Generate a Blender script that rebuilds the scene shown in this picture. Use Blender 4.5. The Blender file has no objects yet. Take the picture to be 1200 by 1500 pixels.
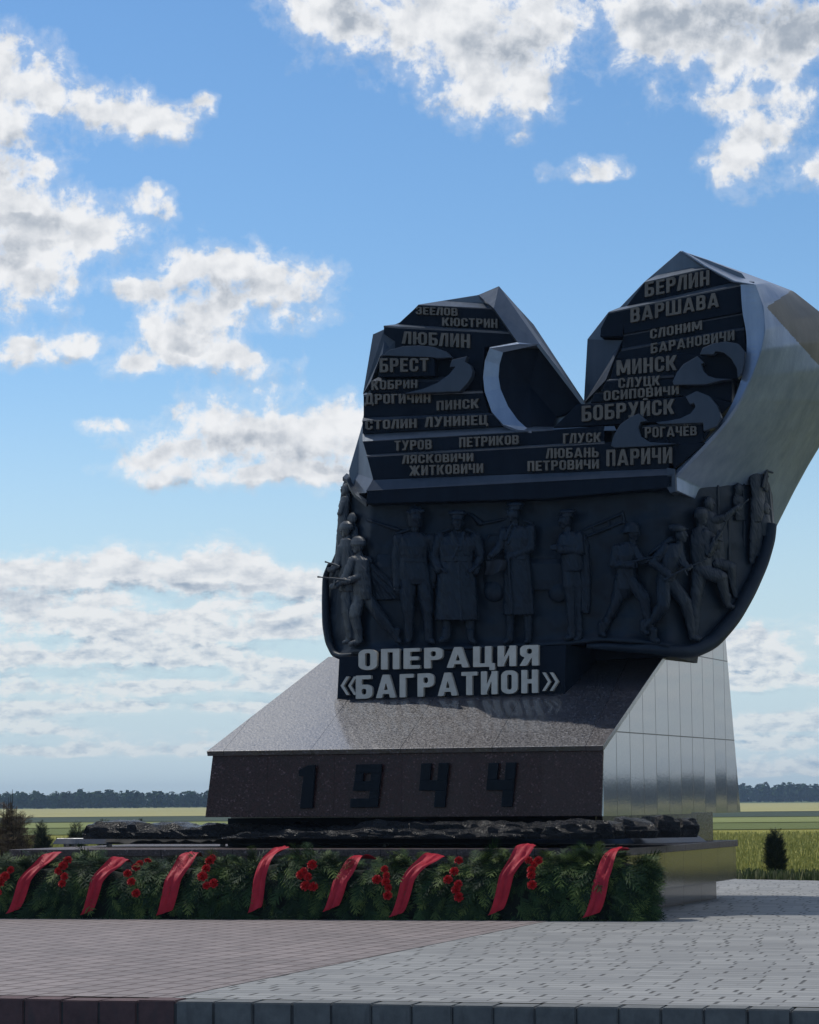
import bpy, bmesh, math, random
from mathutils import Vector, Matrix, noise
import numpy as np
R = math.radians
scene = bpy.context.scene
COL = scene.collection

# ------------------------------------------------------------------ camera
YAW, PITCH, ROLL, FPX = R(17.2), math.atan(425.3 / 3600), 0.0080, 3600.0
CAM = Vector((10.534, -33.57, 1.55))
fw = Vector((-math.sin(YAW) * math.cos(PITCH), math.cos(YAW) * math.cos(PITCH), math.sin(PITCH)))
rt0 = Vector((math.cos(YAW), math.sin(YAW), 0))
up0 = rt0.cross(fw)
rt = rt0 * math.cos(ROLL) - up0 * math.sin(ROLL)
up = up0 * math.cos(ROLL) + rt0 * math.sin(ROLL)
cd = bpy.data.cameras.new("camera")
cam = bpy.data.objects.new("camera", cd); COL.objects.link(cam)
cam.matrix_world = Matrix(((rt.x, up.x, -fw.x, CAM.x), (rt.y, up.y, -fw.y, CAM.y), (rt.z, up.z, -fw.z, CAM.z), (0, 0, 0, 1)))
cd.sensor_fit = 'VERTICAL'; cd.sensor_height = 36.0; cd.lens = 36.0 * FPX / 1500.0
cd.clip_start = 0.1; cd.clip_end = 12000
scene.camera = cam

def ray(px, py):
    return fw + rt * ((px - 600) / FPX) - up * ((py - 750) / FPX)
def P(px, py, Y):
    d = ray(px, py); return CAM + d * ((Y - CAM.y) / d.y)
def G(px, py, Z=0.0):
    d = ray(px, py); return CAM + d * ((Z - CAM.z) / d.z)
def azel(px, py):
    d = ray(px, py).normalized()
    return math.degrees(math.atan2(d.x, d.y)), math.degrees(math.asin(d.z))

# ------------------------------------------------------------------ sun and sky
SUN_EL, SUN_BACK = R(56), R(18)
S = Vector((-math.cos(SUN_EL) * math.cos(SUN_BACK), math.cos(SUN_EL) * math.sin(SUN_BACK), math.sin(SUN_EL)))
sl = bpy.data.lights.new("sun", 'SUN'); sl.energy = 3.6; sl.angle = R(0.53); sl.color = (1.0, 0.95, 0.87)
so = bpy.data.objects.new("sun", sl); COL.objects.link(so)
so.rotation_euler = S.to_track_quat('Z', 'Y').to_euler()
scene.view_settings.view_transform = 'Standard'; scene.view_settings.look = 'None'
scene.view_settings.gamma = 1.0; scene.view_settings.exposure = -0.35
SKY_STRENGTH = 0.10

world = bpy.data.worlds.new("World"); scene.world = world; world.use_nodes = True

class NT:
    """small node helper"""
    def __init__(s, nt): s.nt = nt; s.n = nt.nodes; s.l = nt.links
    def new(s, t, **k):
        n = s.n.new(t)
        for a, b in k.items(): setattr(n, a, b)
        return n
    def set(s, sock, v):
        if isinstance(v, bpy.types.NodeSocket): s.l.new(v, sock)
        elif v is not None: sock.default_value = v
    def math(s, op, a, b=None, c=None, clamp=False):
        n = s.new('ShaderNodeMath', operation=op, use_clamp=clamp)
        s.set(n.inputs[0], a)
        if b is not None: s.set(n.inputs[1], b)
        if c is not None: s.set(n.inputs[2], c)
        return n.outputs[0]
    def vmath(s, op, a, b=None, c=None):
        n = s.new('ShaderNodeVectorMath', operation=op)
        s.set(n.inputs[0], a)
        if b is not None: s.set(n.inputs[1], b)
        if c is not None: s.set(n.inputs[2], c)
        return n.outputs['Value'] if op in ('LENGTH', 'DOT_PRODUCT', 'DISTANCE') else n.outputs[0]
    def noise(s, vec, scale, detail=4, rough=.5, dist=0.0, lac=2.0):
        n = s.new('ShaderNodeTexNoise')
        s.set(n.inputs['Vector'], vec); n.inputs['Scale'].default_value = scale; n.inputs['Detail'].default_value = detail
        n.inputs['Roughness'].default_value = rough; n.inputs['Distortion'].default_value = dist; n.inputs['Lacunarity'].default_value = lac
        return n.outputs[0]
    def ramp(s, fac, stops, interp='LINEAR'):
        n = s.new('ShaderNodeValToRGB'); n.color_ramp.interpolation = interp
        e = n.color_ramp.elements
        while len(e) < len(stops): e.new(0.5)
        for x, (p, c) in zip(e, stops):
            x.position = p; x.color = c if len(c) == 4 else (*c, 1)
        s.set(n.inputs[0], fac); return n.outputs[0]
    def mix(s, fac, a, b, blend='MIX'):
        n = s.new('ShaderNodeMix', data_type='RGBA', blend_type=blend)
        s.set(n.inputs[0], fac); s.set(n.inputs[6], a); s.set(n.inputs[7], b)
        return n.outputs[2]
    def smooth(s, x, lo, hi, a=0.0, b=1.0):
        n = s.new('ShaderNodeMapRange', interpolation_type='SMOOTHSTEP')
        s.set(n.inputs[0], x); n.inputs[1].default_value = lo; n.inputs[2].default_value = hi
        n.inputs[3].default_value = a; n.inputs[4].default_value = b
        return n.outputs[0]
    def sep(s, v):
        n = s.new('ShaderNodeSeparateXYZ'); s.set(n.inputs[0], v); return n.outputs
    def comb(s, x, y, z):
        n = s.new('ShaderNodeCombineXYZ')
        for i, v in enumerate((x, y, z)): s.set(n.inputs[i], v)
        return n.outputs[0]

def c4(c): return (*c, 1.0)

CLOUDS = [(470,15,75,60),(520,40,70,50),(600,30,70,60),(660,45,110,80),(740,70,110,90),(770,140,45,45),(640,120,40,40),(700,130,60,45),(800,20,70,55),
         (960,30,95,75),(1060,40,150,85),(1160,55,110,72),(1260,40,120,75),
         (1080,155,60,36),(1120,190,60,40),(1085,235,50,45),(1165,148,40,14),(1195,255,32,28),(1052,275,12,14),
         (872,245,45,17),(803,246,14,11),(965,148,14,10),(912,228,14,8),
         (0,110,75,65),(60,135,60,45),(130,160,70,40),(200,172,60,36),(250,180,45,26),(300,148,22,20),(0,180,45,40),
         (-10,290,110,95),(60,330,80,60),(130,345,60,48),(30,400,90,66),(70,245,35,20),(190,345,20,26),(110,415,22,14),(228,295,32,22),(245,320,16,14),
         (40,515,45,28),(110,512,42,22),(30,505,22,20),
         (280,400,80,48),(340,400,75,42),(430,415,66,42),(395,430,90,40),(210,425,45,24),(290,460,70,50),(260,505,90,42),(330,520,50,30),(200,535,55,20),(375,535,28,18),(440,528,16,11),(398,482,18,11),
         (330,620,85,50),(400,630,100,55),(470,640,80,55),(540,655,70,50),(270,660,90,38),(220,680,50,18),(400,690,130,24),(255,700,70,18),(500,690,70,24),(172,632,34,10),(117,625,11,16),(135,690,12,7),(200,700,15,10),
         (20,842,40,24),(70,840,50,26),(120,848,40,20),(175,832,60,30),(240,838,50,28),(290,845,45,24),(335,826,50,36),(385,842,50,28),(435,852,45,20),(470,862,30,14),
         (60,888,70,13),(150,885,60,11),(120,908,80,11),(200,913,70,14),(270,905,60,13),(330,888,60,9),(400,903,60,11),(450,893,40,13),
         (30,920,40,9),(150,935,60,11),(230,943,60,11),(300,928,60,15),(370,928,50,11),(440,923,50,12),
         (30,963,40,13),(100,963,50,11),(170,958,50,13),(240,965,60,13),(310,958,50,11),(380,975,50,15),(440,983,50,14),
         (150,1000,60,8),(220,1004,60,8),(280,1004,50,8),(400,1004,60,10),(30,1008,35,6),
         (40,1038,50,9),(110,1034,60,9),(190,1034,60,10),(320,1034,50,7),(400,1040,60,8),
         (60,1068,60,6),(150,1078,60,6),(300,1076,60,6),(420,1068,50,6),(90,1100,90,5),(260,1104,90,5),(430,1100,60,5),
         (1095,940,45,24),(1100,965,62,22),(1145,968,26,14),(1110,1003,80,8),(1180,1000,50,7),(1110,1062,60,14),(1185,1060,50,13),(1130,1098,70,9),(1190,1125,60,8),(1080,1130,50,7),
         (-160,120,90,60),(-140,320,90,90),(-120,640,90,40),(-90,860,110,44),(-80,960,110,36),(-60,1050,110,20),(1320,240,80,60),(1330,930,110,34),(1320,1050,120,18)]
GREYS = [(745,75,70,45),(1080,35,150,60),(1200,45,120,45),(960,30,40,35),(520,20,40,25),(30,330,70,16),(20,370,50,22),(10,250,50,25),(330,430,90,22),(270,440,40,20),(290,500,50,16),
         (350,650,70,22),(420,665,70,14),(500,680,60,14),(300,640,40,10),
         (158,861,45,8),(292,861,60,9),(30,866,45,8),(90,866,40,8),(365,864,55,9),(430,868,40,7),(30,892,45,7),(20,935,28,9),(190,930,45,6),(416,914,60,7),(88,980,40,8),(242,982,100,9),(437,943,40,10),(198,1016,55,6),(370,1012,30,6),(58,1050,60,5),(183,1050,58,6),(290,1040,28,5),(60,1078,50,4),(250,1084,80,3),(440,1076,40,4),
         (1110,975,50,8),(1110,1072,60,5),
         (-90,880,110,20),(1330,940,100,18)]
def build_sky():
    w = NT(world.node_tree); w.n.clear()
    tc = w.new('ShaderNodeTexCoord')
    sky = w.new('ShaderNodeTexSky', sky_type='NISHITA'); sky.sun_disc = False
    sky.sun_elevation = SUN_EL; sky.sun_rotation = math.atan2(S.x, S.y)
    sky.altitude = 100; sky.air_density = 1.0; sky.dust_density = 0.2; sky.ozone_density = 2.5
    x, y, z = w.sep(w.vmath('NORMALIZE', tc.outputs['Generated']))[:3]
    az = w.math('MULTIPLY', w.math('ARCTAN2', x, y), 57.29578)
    el = w.math('MULTIPLY', w.math('ARCSINE', z), 57.29578)
    p = w.comb(az, el, 0.0)
    wn = w.new('ShaderNodeTexNoise'); w.set(wn.inputs['Vector'], p)
    wn.inputs['Scale'].default_value = 0.8; wn.inputs['Detail'].default_value = 3; wn.inputs['Roughness'].default_value = .6
    off = w.vmath('MULTIPLY', w.vmath('SUBTRACT', wn.outputs['Color'], (.5, .5, .5)), (1.2, 0.8, 0))
    lowf = w.smooth(el, 2.0, 9.0)
    off = w.vmath('MULTIPLY', off, w.comb(w.math('MULTIPLY_ADD', lowf, .65, .35), w.math('MULTIPLY_ADD', lowf, .75, .25), 0.0))
    q = w.vmath('ADD', p, off)
    # cloud masses (photo pixels: centre x, y, half width, half height), turned into azimuth and elevation
    B = CLOUDS; D = GREYS
    k = math.degrees(1 / FPX)
    A0, A1, E0, E1 = -33.0, 1.0, -1.0, 21.0
    N = 180
    ua = np.linspace(A0, A1, N)[:, None]; ue = np.linspace(E0, E1, N)[None, :]
    def field(L, soft):
        acc = np.zeros((N, N))
        for cx, cy, a, b in L:
            ca, ce = azel(cx, cy)
            r = np.sqrt(((ua - ca) / (a * k)) ** 2 + ((ue - ce) / (b * k)) ** 2)
            acc += np.exp(-np.minimum(r, 3.2) / soft)
        return 1 + soft * np.log(acc + 1e-9)              # smooth union: 1 in the heart, 0 on the rim
    def curves(F, rank, u, v):
        """the field as a sum of products of one-dimensional curves"""
        m0 = F.mean(); U, Sg, Vt = np.linalg.svd(F - m0)
        total = None
        un = w.math('DIVIDE', w.math('SUBTRACT', u, A0), A1 - A0, clamp=True); vn = w.math('DIVIDE', w.math('SUBTRACT', v, E0), E1 - E0, clamp=True)
        def node(val, arrs):
            n = w.new('ShaderNodeRGBCurve'); mp = n.mapping; mp.use_clip = False
            for c, arr in enumerate(arrs):
                cv = mp.curves[c]; m = 90
                xs = np.linspace(0, 1, m); ys = np.interp(xs, np.linspace(0, 1, N), arr)
                while len(cv.points) < m: cv.points.new(0.5, 0.5)
                for pt, xx, yy in zip(cv.points, xs, ys): pt.location = (xx, yy); pt.handle_type = 'AUTO'
            mp.update(); w.set(n.inputs['Color'], w.comb(val, val, val)); return n.outputs[0]
        for r in range(0, rank, 3):
            sc_ = []; au = []; av = []
            for c in range(3):
                a = U[:, r + c]; b = Vt[r + c]; ma, mb = abs(a).max(), abs(b).max()
                au.append(a / ma * .45 + .5); av.append(b / mb * .45 + .5); sc_.append(Sg[r + c] * ma * mb / .45 ** 2)
            cu = w.vmath('SUBTRACT', node(un, au), (.5, .5, .5)); cv_ = w.vmath('SUBTRACT', node(vn, av), (.5, .5, .5))
            t = w.vmath('DOT_PRODUCT', w.vmath('MULTIPLY', cu, tuple(sc_)), cv_)
            total = t if total is None else w.math('ADD', total, t)
        return w.math('ADD', total, float(m0))
    F = np.clip(field(B, .13) - .06, -1.6, 1.3); Gf = np.clip(field(D, .18), -1.2, 1.2)
    qa, qe = w.sep(q)[:2]
    f = curves(F, 18, qa, qe); g = curves(Gf, 12, qa, qe)
    pl = w.comb(w.math('DIVIDE', x, w.math('MAXIMUM', z, 0.03)), w.math('DIVIDE', y, w.math('MAXIMUM', z, 0.03)), 0.0)
    gen = w.math('MULTIPLY', w.math('SUBTRACT', w.noise(pl, 1.1, 3, .55), w.math('MULTIPLY_ADD', y, -0.075, 0.525)), 7.0)
    ca, ce = -16.0, 10.0
    win = w.vmath('LENGTH', w.vmath('MULTIPLY_ADD', p, (1/15.0, 1/12.0, 0), (-ca/15.0, -ce/12.0, 0)))
    inside = w.math('MULTIPLY', w.smooth(az, -33, -30), w.math('MULTIPLY', w.smooth(az, 1, -2), w.smooth(el, 21, 19.0)))
    f = w.math('ADD', w.math('MULTIPLY', f, inside), w.math('MULTIPLY', gen, w.math('SUBTRACT', 1.0, inside)))
    f = w.math('MINIMUM', f, 1.5)
    g = w.math('MULTIPLY_ADD', w.math('ADD', g, 2.0), inside, -2.0)
    fine = w.noise(p, 1.05, 9, .62, 0.25)
    pl2 = w.comb(w.math('MULTIPLY', az, 2.1), w.math('MULTIPLY', el, 4.2), 3.0)
    fineL = w.noise(pl2, 1.0, 8, .60, 0.2)
    n_ = w.math('ADD', w.math('MULTIPLY', fine, lowf), w.math('MULTIPLY', fineL, w.math('SUBTRACT', 1.0, lowf)))
    crisp = w.noise(w.vmath('ADD', p, (4.0, 9.0, 0)), 3.4, 5, .58)
    f = w.math('ADD', f, w.math('MULTIPLY', w.math('SUBTRACT', 1.0, lowf), 0.40))
    f2 = w.math('ADD', f, w.math('MULTIPLY', w.math('SUBTRACT', n_, .5), w.math('MULTIPLY_ADD', lowf, 1.1, 1.3)))
    f2 = w.math('ADD', f2, w.math('MULTIPLY', w.math('SUBTRACT', crisp, .5), 0.75))
    dens = w.math('MAXIMUM', w.smooth(f2, -0.12, 0.50), w.math('MULTIPLY', w.smooth(f2, -0.45, 0.15), 0.22))
    dens = w.math('MULTIPLY', dens, w.smooth(el, 0.3, 4.5, 0.65, 1.0))
    ps = w.vmath('ADD', p, (-0.12, 0.26, 0))
    bil = w.math('SUBTRACT', w.noise(p, 1.5, 4, .50), w.noise(ps, 1.5, 4, .50))
    bilL = w.math('SUBTRACT', fineL, w.noise(w.vmath('ADD', pl2, (-0.25, 0.9, 0)), 1.0, 8, .60, 0.2))
    bil = w.math('ADD', w.math('MULTIPLY', bil, lowf), w.math('MULTIPLY', bilL, w.math('MULTIPLY_ADD', lowf, -.9, .9)))
    soft = w.noise(w.vmath('ADD', p, (1.0, 5.0, 2.0)), 0.8, 3, .5)
    hearts = w.smooth(w.math('ADD', g, w.math('MULTIPLY', w.math('SUBTRACT', soft, .5), 1.6)), -0.55, 0.95)
    # undersides: where there is more cloud just above than here
    fup = curves(F, 18, qa, w.math('ADD', qe, 0.34))
    under = w.math('MULTIPLY', w.smooth(w.math('ADD', w.math('SUBTRACT', fup, f), w.math('MULTIPLY', bil, -1.2)), -0.15, 0.80), w.math('MULTIPLY', inside, w.math('MULTIPLY_ADD', lowf, -1.0, 1.45)))
    thick = w.smooth(w.math('ADD', f, w.math('MULTIPLY', soft, 1.2)), 0.6, 1.8)
    shade = w.math('MAXIMUM', w.math('MULTIPLY', thick, 0.30), w.math('MULTIPLY', hearts, w.smooth(f2, 0.0, 0.9, 0.15, 1.0)), clamp=True)
    shade = w.math('MAXIMUM', shade, under)
    shade = w.math('ADD', shade, w.math('MULTIPLY', bil, w.math('MULTIPLY_ADD', lowf, .7, -2.1)), clamp=True)
    low = w.smooth(el, 1.0, 8.0)
    lit = w.mix(low, c4((10.0, 10.5, 10.7)), c4((11.2, 11.4, 11.7)))
    drk = w.mix(low, c4((3.4, 5.0, 7.0)), c4((4.9, 5.6, 6.6)))
    cc = w.mix(shade, lit, drk)
    # the clear sky: Nishita, with the milky blue air near the horizon
    hs = w.new('ShaderNodeHueSaturation'); hs.inputs['Saturation'].default_value = SKY_SAT; hs.inputs['Value'].default_value = SKY_VAL
    w.set(hs.inputs['Color'], sky.outputs[0])
    base = w.mix(w.smooth(el, 0.0, 11.0, 0.95, 0.0), hs.outputs[0], c4(SKY_LOW))
    final = w.mix(dens, base, cc)
    bg = w.new('ShaderNodeBackground'); w.set(bg.inputs[0], final); bg.inputs[1].default_value = SKY_STRENGTH
    out = w.new('ShaderNodeOutputWorld'); w.l.new(bg.outputs[0], out.inputs[0])
SKY_SAT, SKY_VAL, SKY_LOW = 1.20, 1.62, (6.8, 8.8, 10.2)
build_sky()

# ------------------------------------------------------------------ object helpers
def tag(o, label=None, cat=None, group=None, kind=None):
    if label: o['label'] = label
    if cat: o['category'] = cat
    if group: o['group'] = group
    if kind: o['kind'] = kind
    return o
def empty(name, loc):
    o = bpy.data.objects.new(name, None); COL.objects.link(o); o.location = loc
    o.empty_display_size = 0.3
    return o
def link(name, me, mat, parent=None, smooth=False):
    o = bpy.data.objects.new(name, me); COL.objects.link(o)
    if mat: me.materials.append(mat)
    if smooth: me.polygons.foreach_set('use_smooth', [True] * len(me.polygons))
    if parent:
        o.parent = parent
        loc = Vector((0, 0, 0)); q = parent
        while q is not None: loc = loc + q.location; q = q.parent
        me.transform(Matrix.Translation(-loc))
    return o
def from_bm(name, bm, mat, parent=None, smooth=False, bevel=0.0):
    bmesh.ops.recalc_face_normals(bm, faces=bm.faces)
    if bevel > 0:
        es = [e for e in bm.edges if len(e.link_faces) == 2 and e.calc_face_angle(0) > 0.5]
        try: bmesh.ops.bevel(bm, geom=es, offset=bevel, segments=2, affect='EDGES', profile=0.6)
        except Exception: pass
    me = bpy.data.meshes.new(name); bm.to_mesh(me); bm.free()
    return link(name, me, mat, parent, smooth)
def raw(name, verts, faces, mat, parent=None, smooth=False):
    me = bpy.data.meshes.new(name); me.from_pydata([tuple(v) for v in verts], [], faces); me.update()
    return link(name, me, mat, parent, smooth)

def solid(bm, front, back):
    """closed solid between two polygons of equal count (world points)"""
    a = [bm.verts.new(v) for v in front]; b = [bm.verts.new(v) for v in back]
    n = len(a)
    bm.faces.new(a); bm.faces.new(list(reversed(b)))
    for i in range(n):
        j = (i + 1) % n
        bm.faces.new((a[j], a[i], b[i], b[j]))
    return bm
def slab(poly, Yf, Yb, bm=None, shrink=None):
    """outline (photo pixels) stood up on the plane Y=Yf and carried back to Y=Yb"""
    bm = bm or bmesh.new()
    f = [P(x, y, Yf) for x, y in poly]
    b = [Vector((p.x, Yb, p.z)) for p in f]
    if shrink is not None:
        c = sum(b, Vector()) / len(b); b = [c + (p - c) * shrink for p in b]
    return solid(bm, f, b)
def box(bm, lo, hi):
    x0, y0, z0 = lo; x1, y1, z1 = hi
    return solid(bm, [Vector((x0, y0, z0)), Vector((x1, y0, z0)), Vector((x1, y0, z1)), Vector((x0, y0, z1))],
                 [Vector((x0, y1, z0)), Vector((x1, y1, z0)), Vector((x1, y1, z1)), Vector((x0, y1, z1))])

def poly2(L):
    def f(X, Y):
        ins = np.zeros(X.shape, bool); n = len(L)
        for i in range(n):
            (xa, ya), (xb, yb) = L[i], L[(i + 1) % n]
            if ya == yb: continue
            c = ((ya > Y) != (yb > Y)) & (X < (xb - xa) * (Y - ya) / (yb - ya) + xa)
            ins ^= c
        return ins
    return f
# ------------------------------------------------------------------ materials
def mat(name):
    m = bpy.data.materials.new(name); m.use_nodes = True
    t = NT(m.node_tree); b = t.n['Principled BSDF']; return m, t, b
def pos(t):
    return t.new('ShaderNodeNewGeometry').outputs['Position']
def objc(t):
    return t.new('ShaderNodeTexCoord').outputs['Object']
def bump(t, b, h, strength=.3, dist=.01):
    n = t.new('ShaderNodeBump'); n.inputs['Strength'].default_value = strength; n.inputs['Distance'].default_value = dist
    t.set(n.inputs['Height'], h); t.l.new(n.outputs[0], b.inputs['Normal'])

def metal(name, c1, c2, rough, metallic, spec=.5, scale=1.2, streak=True, rvar=.15, bstr=.15):
    m, t, b = mat(name); p = pos(t)
    n1 = t.noise(p, scale, 5, .6, .4)
    if streak:
        n2 = t.noise(t.vmath('MULTIPLY', p, (6, 6, .5)), 1.0, 4, .6)
        n1 = t.math('MULTIPLY_ADD', n2, .45, t.math('MULTIPLY', n1, .6))
    t.set(b.inputs['Base Color'], t.ramp(n1, [(.3, c1), (.72, c2)]))
    t.set(b.inputs['Roughness'], t.math('MULTIPLY_ADD', t.noise(p, 3.1, 4, .6), rvar * 2, rough - rvar, clamp=True))
    b.inputs['Metallic'].default_value = metallic; b.inputs['Specular IOR Level'].default_value = spec
    bump(t, b, t.noise(p, 9, 4, .6), bstr, .02)
    return m
M = {}
M['bronze'] = metal('dark_bronze', (.002, .0055, .013), (.006, .0125, .024), .55, .0, .11)
M['relief'] = metal('relief_bronze', (.0035, .009, .018), (.011, .021, .035), .48, .0, .22, scale=2.2)
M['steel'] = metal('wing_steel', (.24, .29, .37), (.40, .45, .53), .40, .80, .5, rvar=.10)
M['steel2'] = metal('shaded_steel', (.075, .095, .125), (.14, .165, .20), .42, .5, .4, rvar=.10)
M['flank'] = metal('flank_steel', (.12, .17, .26), (.27, .33, .43), .34, .40, .5, scale=1.0, rvar=.10, bstr=.25)
M['panel'] = metal('reflection_steel', (.085, .078, .062), (.14, .128, .105), .45, .3, .4, rvar=.10)  # brown of the reflected fields, painted into the flank's colour
M['arrow'] = metal('arrow_steel', (.028, .042, .064), (.055, .070, .095), .45, .2, .3)
M['letters'] = metal('letter_bronze', (.075, .066, .058), (.17, .148, .125), .5, .15, .4, scale=7)
M['title'] = metal('title_letters', (.36, .335, .29), (.55, .515, .455), .5, .0, .4, scale=5)
M['digits'] = metal('numeral_metal', (.003, .006, .010), (.008, .013, .019), .5, .0, .12, scale=4)

def granite(name, c1, c2, c3, rough, ior, seams=None, grain=55., bstr=.02, big=.12, slev=.5):
    m, t, b = mat(name); p = pos(t)
    v = t.new('ShaderNodeTexVoronoi'); t.set(v.inputs['Vector'], p); v.inputs['Scale'].default_value = grain
    cr, cg, cb = t.sep(v.outputs['Color'])[:3]
    col = t.ramp(cr, [(0, c1), (.62, c2), (.93, c2), (1.0, c3)])
    n = t.noise(p, 1.3, 4, .6)
    col = t.mix(t.math('MULTIPLY', n, big * 2), col, c4((.02, .014, .014)))
    h = v.outputs['Distance']
    if seams:
        axis, step, width, hz = seams
        x, y, z = t.sep(p)[:3]
        gx = t.sep(t.new('ShaderNodeNewGeometry').outputs['Normal'])[0]
        sidef = t.math('GREATER_THAN', t.math('ABSOLUTE', gx), .55)
        u = t.math('ADD', t.math('MULTIPLY', y, sidef), t.math('MULTIPLY', x, t.math('SUBTRACT', 1.0, sidef)))
        fr = t.math('ABSOLUTE', t.math('SUBTRACT', t.math('FRACT', t.math('DIVIDE', u, step)), .5))
        s = t.math('LESS_THAN', t.math('SUBTRACT', .5, fr), width / step)
        if hz:
            for zz in hz:
                s = t.math('MAXIMUM', s, t.math('LESS_THAN', t.math('ABSOLUTE', t.math('SUBTRACT', z, zz)), width * .9))
        col = t.mix(t.math('MULTIPLY', s, .8), col, c4((.012, .011, .011)))
        # every cladding slab sits a touch differently
        cell = t.new('ShaderNodeTexWhiteNoise', noise_dimensions='1D'); t.set(cell.inputs['W'], t.math('FLOOR', t.math('ADD', t.math('DIVIDE', u, step), .0)))
        col = t.mix(t.math('MULTIPLY', cell.outputs['Value'], .30), col, c4((.07, .045, .04)))
        t.set(b.inputs['Roughness'], t.math('MAXIMUM', t.math('MULTIPLY', s, .25), t.math('MULTIPLY_ADD', cr, rough * .5, rough * .75)))
        t.set(b.inputs['Specular IOR Level'], t.math('MULTIPLY_ADD', s, -slev * .95, slev))
        nrm = t.new('ShaderNodeNewGeometry').outputs['Normal']
        jit = t.vmath('MULTIPLY', t.vmath('SUBTRACT', cell.outputs['Color'], (.5, .5, .5)), (.003, .006, .006))
        bn = t.new('ShaderNodeBump'); bn.inputs['Strength'].default_value = bstr; bn.inputs['Distance'].default_value = .01
        t.set(bn.inputs['Height'], t.math('SUBTRACT', t.noise(p, 25, 3, .6), t.math('MULTIPLY', s, 1.5)))
        t.set(bn.inputs['Normal'], t.vmath('NORMALIZE', t.vmath('ADD', nrm, jit)))
        t.l.new(bn.outputs[0], b.inputs['Normal'])
    else:
        t.set(b.inputs['Roughness'], t.math('MULTIPLY_ADD', cr, rough * .6, rough * .7))
        bump(t, b, t.math('ADD', cg, t.noise(p, 30, 3, .6)), bstr, .01)
    t.set(b.inputs['Base Color'], col)
    b.inputs['IOR'].default_value = ior; b.inputs['Specular IOR Level'].default_value = slev
    return m
M['granite'] = granite('red_granite', (.016, .005, .005), (.046, .015, .014), (.20, .12, .12), .28, 1.33, ('X', 1.02, .003, None), bstr=.03)
M['slope'] = granite('slope_granite', (.016, .016, .021), (.042, .041, .052), (.16, .16, .18), .46, 1.7, ('X', 1.35, .0035, None), grain=45, bstr=.6, slev=1.0)
for n_ in M['slope'].node_tree.nodes:
    if n_.type == 'BSDF_PRINCIPLED':
        n_.inputs['Coat Weight'].default_value = .9; n_.inputs['Coat Roughness'].default_value = .09; n_.inputs['Coat IOR'].default_value = 1.7
M['side'] = granite('side_granite', (.10, .10, .10), (.16, .155, .15), (.25, .24, .23), .06, 2.9, ('Y', .62, .009, (2.52, 3.80)), grain=80, bstr=.015, slev=.9)
M['plinthside'] = granite('plinth_granite', (.07, .058, .048), (.13, .11, .09), (.22, .20, .17), .12, 1.8, ('Y', 1.1, .006, None), grain=70, bstr=.03)
M['plinthtop'] = granite('ledge_granite', (.05, .035, .033), (.10, .075, .07), (.25, .2, .2), .5, 1.4, ('X', 1.1, .006, None), bstr=.1, slev=.3)
M['tray'] = metal('tray_metal', (.02, .024, .032), (.045, .052, .065), .32, .2, .6, scale=2.5)
def rockmat():
    m, t, b = mat('black_slate'); p = pos(t)
    n = t.noise(t.vmath('MULTIPLY', p, (1, 1, 5)), 4, 8, .65, .8)
    t.set(b.inputs['Base Color'], t.ramp(n, [(.3, (.004, .0045, .006)), (.7, (.016, .017, .020))]))
    t.set(b.inputs['Roughness'], t.math('MULTIPLY_ADD', t.noise(p, 12, 4, .6), .5, .05))
    b.inputs['Specular IOR Level'].default_value = .35
    bump(t, b, t.noise(t.vmath('MULTIPLY', p, (1, 1, 3)), 16, 8, .75, .6), 1.0, .06)
    return m
M['rock'] = rockmat()

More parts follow.
